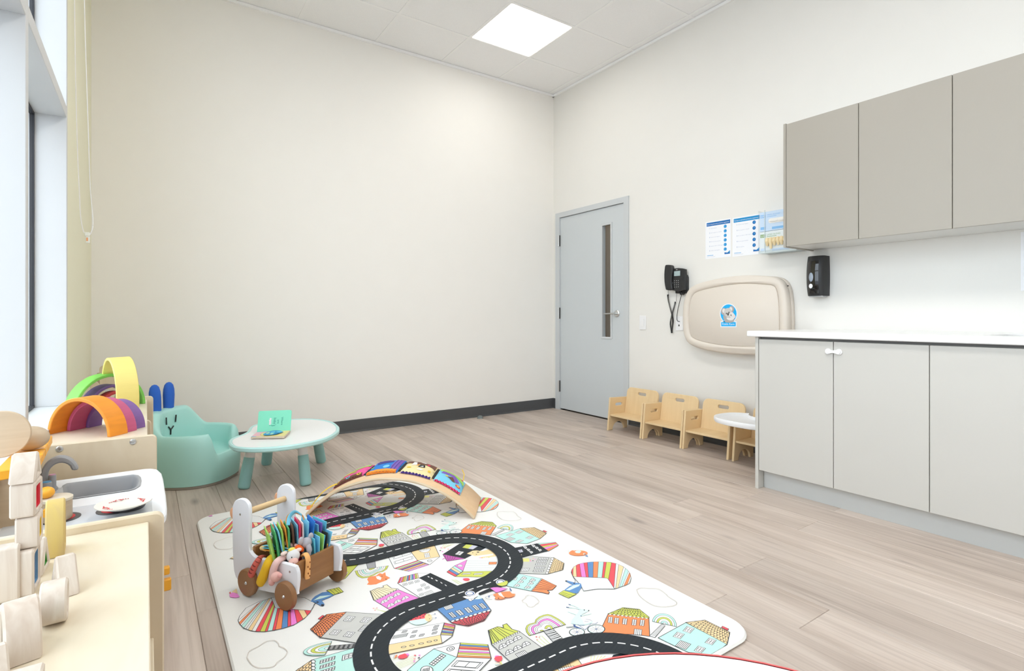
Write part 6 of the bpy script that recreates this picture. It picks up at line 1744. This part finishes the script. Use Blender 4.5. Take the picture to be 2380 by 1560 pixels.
# ---- push wagon
wO = Vector((-3.175, -2.467, ZM)); S_ = Vector((.888, .46, 0)).normalized(); F_ = Vector((.46, -.888, 0)).normalized()
ww = thing('push_wagon', 'small white and brown wooden push wagon on the play mat, full of cloth books', 'wagon', wO)
M_ww = plain('wagon_white', (.80, .81, .85), .4, .01)
M_wb = wood('wagon_walnut', (0.33, 0.155, 0.052), (0.22, 0.095, 0.030), (5, 5, 60), .42, .4, .8)
M_wh = wood('wheel_wood', (0.30, 0.145, 0.058), (0.24, 0.11, 0.042), (12, 12, 12), .42, .5, .7)
M_pine = wood('dowel_pine', (0.72, 0.52, 0.28), (0.60, 0.40, 0.20), (5, 5, 5), .45, .4, .6)
M_peach = plain('peach_felt', (.80, .42, .24), .6)
def onS(u, v, s):            # the wagon's own long side plane at depth s across it
    p0 = wO + S_ * s; d = _ray(u, v); t = (p0 - CAM).dot(S_) / d.dot(S_); q = CAM + d * t - p0
    return (q.dot(F_), q.z)
Cz = lambda x, y: (500 + x / 4.589, 1100 + y / 4.589)
side = [(178, 400), (186, 335), (212, 292), (262, 272), (310, 282), (345, 318), (362, 370), (365, 500), (362, 790), (376, 842), (402, 876), (440, 898), (560, 925), (720, 955), (845, 990), (862, 1010), (880, 1060), (884, 1150), (868, 1280), (850, 1300), (640, 1288), (460, 1250), (300, 1200), (214, 1110), (188, 960), (180, 700)]
prof = [onS(*Cz(*q), .020) for q in side]
prof = smoothloop(prof, 2)
PS = lambda s: basis(tuple(S_ * s), tuple(F_), (0, 0, 1), tuple(F_.cross(Vector((0, 0, 1)))))
sgn = 1 if F_.cross(Vector((0, 0, 1))).dot(S_) > 0 else -1
def sslab(pr, s, th, mat_, name, **kw):
    m = basis(tuple(S_ * (s if sgn > 0 else s + th)), tuple(F_), (0, 0, 1), tuple(F_.cross(Vector((0, 0, 1)))))
    return MB().slab(pr, th, M=m, **kw).build(name, mat_, ww, smooth=40)
sslab(prof, .0205, .0125, M_ww, 'side_panel', ch=.003)
sslab(prof, .1985, .0125, M_ww, 'side_panel', ch=.003)
WBOX = lambda f0, f1, s0, s1, z0, z1, ch=.0015: MB().box(f0, f1, s0, s1, z0, z1, ch=ch, M=basis((0, 0, 0), tuple(F_), tuple(S_), (0, 0, 1)))
zf0, zf1 = .040, .135
WBOX(.092, .104, .0335, .198, zf0, zf1).build('front_board', M_wb, ww, smooth=0)
WBOX(-.10, -.088, .0335, .198, zf0, zf1 + .02).build('rear_board', M_wb, ww, smooth=0)
WBOX(-.0875, .0915, .0335, .198, zf0, zf0 + .010).build('floor_board', M_wb, ww, smooth=0)
MB().tube([tuple(F_ * onS(*Cz(268, 440), .020)[0] + S_ * .034 + Vector((0, 0, onS(*Cz(268, 440), .020)[1]))), tuple(F_ * onS(*Cz(268, 440), .020)[0] + S_ * .198 + Vector((0, 0, onS(*Cz(268, 440), .020)[1])))], .0105, 16).build('handle_bar', M_pine, ww)
hf, hz = onS(*Cz(268, 440), .020)
for s in (.0265, .2045):
    e = MB().ball((0, 0, 0), .016, .006, .020, 16, 10); e.build('bumper', M_peach, ww, loc=tuple(F_ * (hf - .047) + S_ * s + Vector((0, 0, hz - .006))), rot=(0, 0, math.atan2(F_.y, F_.x)))
MS = lambda f, s, z: basis(tuple(F_ * f + S_ * s + Vector((0, 0, z))), tuple(F_), (0, 0, 1), tuple(-S_))
for (px, py, s_) in ((268, 440, .0200), (797, 1052, .0200)):
    f, z = onS(*Cz(px, py), .020); MB().cyl((0, 0, 0), .0035, .0012, 12).build('screw', M_steel, ww).data.transform(MS(f, s_, z))
WR = .0445
for (px, py) in ((723, 1310), (320, 1207)):
    f, z = onS(*Cz(px, py), .0); z = WR + .0003
    for s0, bolt in ((.0195, True), (.2305, False)):
        w = MB().cyl((0, 0, 0), WR, .0175, 36, ch=.003).build('wheel', M_wh, ww, smooth=40); w.data.transform(MS(f, s0, z))
        cb_ = MB().lathe([(0, .0030), (.0035, .0026), (.0055, 0)], 14).build('axle_cap', M_steel, w); cb_.data.transform(MS(f, s0 - .0176, z))

# cloth books standing in the wagon
def wpt(f, s, z): return wO + F_ * f + S_ * s + Vector((0, 0, z))
def softbook(label, f, s, z0, w, h, cols, lean=0.0, fan=.05, yaw=0.0, sag=0.0, group='soft cloth books in the push wagon'):
    """book of puffed pages standing on edge: width w along the wagon, height h, pages stacked across it"""
    t = thing('cloth_book', label, 'book', wpt(f, s, z0), math.atan2(F_.y, F_.x) + yaw, group=group)
    n = len(cols)
    for i, c in enumerate(cols):
        mb = MB(); off = (i - (n - 1) / 2) * .0105; la = lean + fan * (i - (n - 1) / 2)
        def g(u, v, o, off=off, la=la, i=i):
            x = (u - .5) * w; y = off + (o if True else 0); z = v * h
            x += .006 * math.sin(3 * v + i)
            yy = y * math.cos(la) + z * math.sin(la) + sag * z * z
            return Vector((x, yy, z * math.cos(la) - y * math.sin(la) * .2))
        pillow(mb, g, .008, 6, 8)
        mb.build('page', FB[c], t, smooth=60)
    return t
B1 = softbook('green cloth book at the handle end of the wagon', .000, .066, .052, .085, .178, ['lime', 'green', 'lime', 'green'], -.09, .06, -.5)
B2 = softbook('brown and blue cloth book with orange loop in the wagon', .008, .098, .052, .085, .182, ['sky', 'orange', 'brown', 'red'], -.08, .07, -.5)
B3 = softbook('pale blue cloth book in the middle of the wagon', .012, .132, .052, .085, .178, ['sky', 'white', 'sky', 'blue'], .05, .05, -.45)
B4 = softbook('aqua cloth book leaning at the front of the wagon', .055, .142, .052, .075, .130, ['teal', 'sky', 'teal'], .10, .08, -.25)
B5 = softbook('black and green cloth book near the far side of the wagon', .050, .166, .052, .08, .132, ['lime', 'black', 'sky'], .18, .06, -.2)
B6 = softbook('turquoise and violet cloth book against the far side panel', .010, .184, .052, .09, .155, ['sky', 'violet', 'teal'], .10, .05, -.2)
for bk_, pts in ((B2, 'orange'),):
    b = MB().tube(smoothloop([(0, -.01, .176), (-.01, -.006, .196), (.006, .01, .214), (.03, .03, .208), (.04, .035, .195)], 4, False), .006, 8, flat=.3); b.build('loop_tag', FB['orange'], bk_)
    b = MB().tube(smoothloop([(.01, -.010, .176), (.0, -.004, .200), (.016, .012, .220), (.044, .026, .214)], 4, False), .006, 8, flat=.3); b.build('ribbon', FB['sky'], bk_)
small = MB().box(-.03, .03, -.004, .004, 0, .085, ch=.002)
sb = thing('small_book', 'small red and yellow board book at the far front corner of the wagon', 'book', wpt(.055, .1925, .052), math.atan2(F_.y, F_.x)); small.build('cover', FB['red'], sb)
MB().box(-.028, .028, -.0045, .0035, .006, .088, ch=.001).build('pages', FB['yellow'], sb, loc=(0, -.0035, 0))
# cloth animal tails and finger toys hanging over the sides
def softtube(name, label, pts, rad_, mat_, flat=.75, n=12, group='cloth animal toys in the push wagon'):
    P_ = [Vector(q) for q in pts]; o = P_[0]
    t = thing(name, label, 'soft toy', o, group=group)
    sp = smoothloop([tuple(q - o) for q in P_], 4, False)
    k = len(sp); rs = []
    for i in range(k):
        f_ = i / (k - 1) * (len(rad_) - 1); j = min(int(f_), len(rad_) - 2); rs.append(rad_[j] + (rad_[j + 1] - rad_[j]) * (f_ - j))
    MB().tube(sp, rs, n, flat=flat).build('body', mat_, t, smooth=70)
    return t, sp, rs
def wq(x, y, s, z=None):     # point seen at crop position (x, y), on the wagon's side plane s
    f, zz = onS(*Cz(x, y), s); return wpt(f, s, zz)
cl = lambda n_, c: plain(n_, c, .85, .04, .4, 600)
t, sp, rs = softtube('cloth_tail', 'red striped tiger tail hanging over the wagon side by the rear wheel', [wq(520, 890, .045), wq(480, 905, .022), wq(440, 960, .008), wq(405, 1030, .004), wq(385, 1080, .005), wq(378, 1100, .006)], [.008, .010, .011, .012, .013, .007], cl('tiger_red', (.62, .12, .09)))
b = MB()
for i in range(5, len(sp) - 6, 2):
    p, q = Vector(sp[i]), Vector(sp[i + 1]); d = (q - p).normalized()
    b.tube([p - d * .0010, p + d * .0010], [rs[i] * 1.03] * 2, 12, flat=.77)
b.build('stripe', cl('tiger_stripe', (.20, .035, .03)), t)['kind'] = 'stuff'
softtube('cloth_tail', 'mustard yellow cloth lion tail hanging over the wagon side', [wq(640, 885, .050), wq(600, 905, .024), wq(560, 970, .008), wq(530, 1050, .005), wq(500, 1130, .004), wq(478, 1175, .004), wq(468, 1188, .004)], [.012, .014, .0145, .015, .0165, .014, .007], cl('lion_yellow', (.78, .47, .015)))
t, sp, rs = softtube('cloth_pig', 'pale pink cloth pig hanging over the wagon side beside the front wheel', [wq(760, 905, .055), wq(700, 915, .026), wq(650, 960, .010), wq(620, 1040, .006), wq(605, 1110, .006), wq(590, 1170, .006)], [.010, .012, .013, .014, .013, .008], cl('pig_pink', (.78, .52, .49)))
o_ = wq(650, 1105, .004) - Vector(t.location); 
MB().ball(tuple(o_), .017, .013, .016, 16, 10).build('head', cl('pig_face', (.76, .45, .40)), t)
MB().ball(tuple(wq(690, 1092, -.002) - Vector(t.location)), .0075, .006, .007, 12, 8).build('snout', cl('pig_snout', (.72, .36, .33)), t)
MB().ball(tuple(wq(605, 1165, .000) - Vector(t.location)), .010, .008, .011, 12, 8).build('ear', cl('pig_ear', (.74, .42, .38)), t)
t, sp, rs = softtube('cloth_giraffe', 'orange spotted cloth giraffe leg hanging over the front board', [wpt(.080, .085, .140), wpt(.098, .083, .150), wpt(.1125, .080, .138), wpt(.113, .079, .110), wpt(.113, .077, .086), wpt(.114, .076, .075)], [.008, .0085, .009, .009, .0105, .008], cl('giraffe_orange', (.82, .42, .15)), flat=.55)
b = MB()
for k, (ds, zz) in enumerate(((.004, .128), (-.004, .116), (.004, .106), (-.003, .094), (.003, .084))):
    b.ball(tuple(wpt(.1190, .0785 + ds, zz) - Vector(t.location)), .0022, .0022, .003, 8, 5)
b.build('spot', cl('giraffe_spot', (.28, .08, .02)), t)['kind'] = 'stuff'
ct_ = wpt(.072, .055, .150)
cw = thing('cloth_cow', 'small grey and pink cloth cow head peeking over the wagon front corner', 'soft toy', ct_, math.atan2(F_.y, F_.x), group='cloth animal toys in the push wagon')
MB().ball((0, 0, 0), .021, .021, .021, 20, 12).build('head', cl('cow_white', (.70, .69, .70)), cw)
MB().ball((.014, -.010, -.011), .015, .015, .012, 16, 10).build('muzzle', cl('cow_pink', (.76, .46, .40)), cw)
for s in (-1, 1): MB().ball((-.004 + s * .010, -.004 + s * .020, .014), .008, .012, .006, 12, 8).build('ear', cl('cow_ear', (.78, .62, .56)), cw)
MB().ball((-.006, 0, .019), .010, .012, .006, 12, 8).build('tuft', cl('cow_yellow', (.80, .66, .12)), cw)
b = MB()
for s in (-1, 1): b.ball((.017 - s * .004 - .003, -.012 + s * .008, .006), .0022, n=8, k=5).ball((.025 - s * .003, -.018 + s * .005, -.010), .0018, n=8, k=5)
b.build('eyes', M_black, cw)
el_ = wpt(.070, .110, .172)
eph = thing('cloth_elephant', 'grey cloth elephant head between the standing books', 'soft toy', el_, math.atan2(F_.y, F_.x), group='cloth animal toys in the push wagon')
MB().ball((0, 0, 0), .017, .018, .017, 18, 10).build('head', cl('elephant_grey', (.40, .39, .43)), eph)
MB().tube(smoothloop([(.010, -.002, -.006), (.018, -.004, -.018), (.018, -.006, -.034), (.013, -.008, -.045)], 4, False), [.009] * 6 + [.007] * 4 + [.006] * 3, 12).build('trunk', cl('elephant_trunk', (.38, .37, .41)), eph)
for s in (-1, 1): MB().ball((-.002, s * .020, .012), .006, .011, .014, 12, 8).build('ear', cl('elephant_ear', (.45, .43, .46)), eph)
fb = softbook('teal cloth book lying low with a blue loop near the handle', -.020, .125, .140, .10, .085, ['orange', 'teal', 'sky'], -1.35, .05, .25)
b = MB().tube(smoothloop([(-.05, .01, .03), (-.066, .015, .045), (-.082, .01, .042), (-.078, .0, .026), (-.055, .0, .024)], 4, False), .0075, 8, flat=.3); b.build('loop_tag', FB['blue'], fb)
softtube('cloth_doll', 'pale pink soft cloth doll lying across the open cloth books', [wpt(.010, .070, .175), wpt(.030, .085, .165), wpt(.050, .100, .160), wpt(.062, .115, .152)], [.007, .008, .008, .005], cl('arm_pink', (.80, .50, .47)))
softtube('cloth_tail', 'black and orange striped cloth tail among the books', [wpt(.055, .072, .160), wpt(.066, .080, .168), wpt(.070, .090, .158), wpt(.066, .098, .150)], [.006, .010, .010, .006], cl('tail_orange', (.82, .12, .01)))
softtube('cloth_tail', 'white cloth strap sticking out behind the green book', [wpt(-.055, .060, .185), wpt(-.035, .064, .190), wpt(-.012, .070, .182)], [.006, .008, .006], cl('strap_white', (.70, .69, .74)), flat=.4)
softtube('cloth_tail', 'pale yellow cloth tail at the foot of the handle post', [wpt(-.050, .050, .145), wpt(-.062, .045, .152), wpt(-.070, .050, .148), wpt(-.066, .058, .140)], [.007, .010, .010, .006], cl('tail_cream', (.80, .58, .25)))
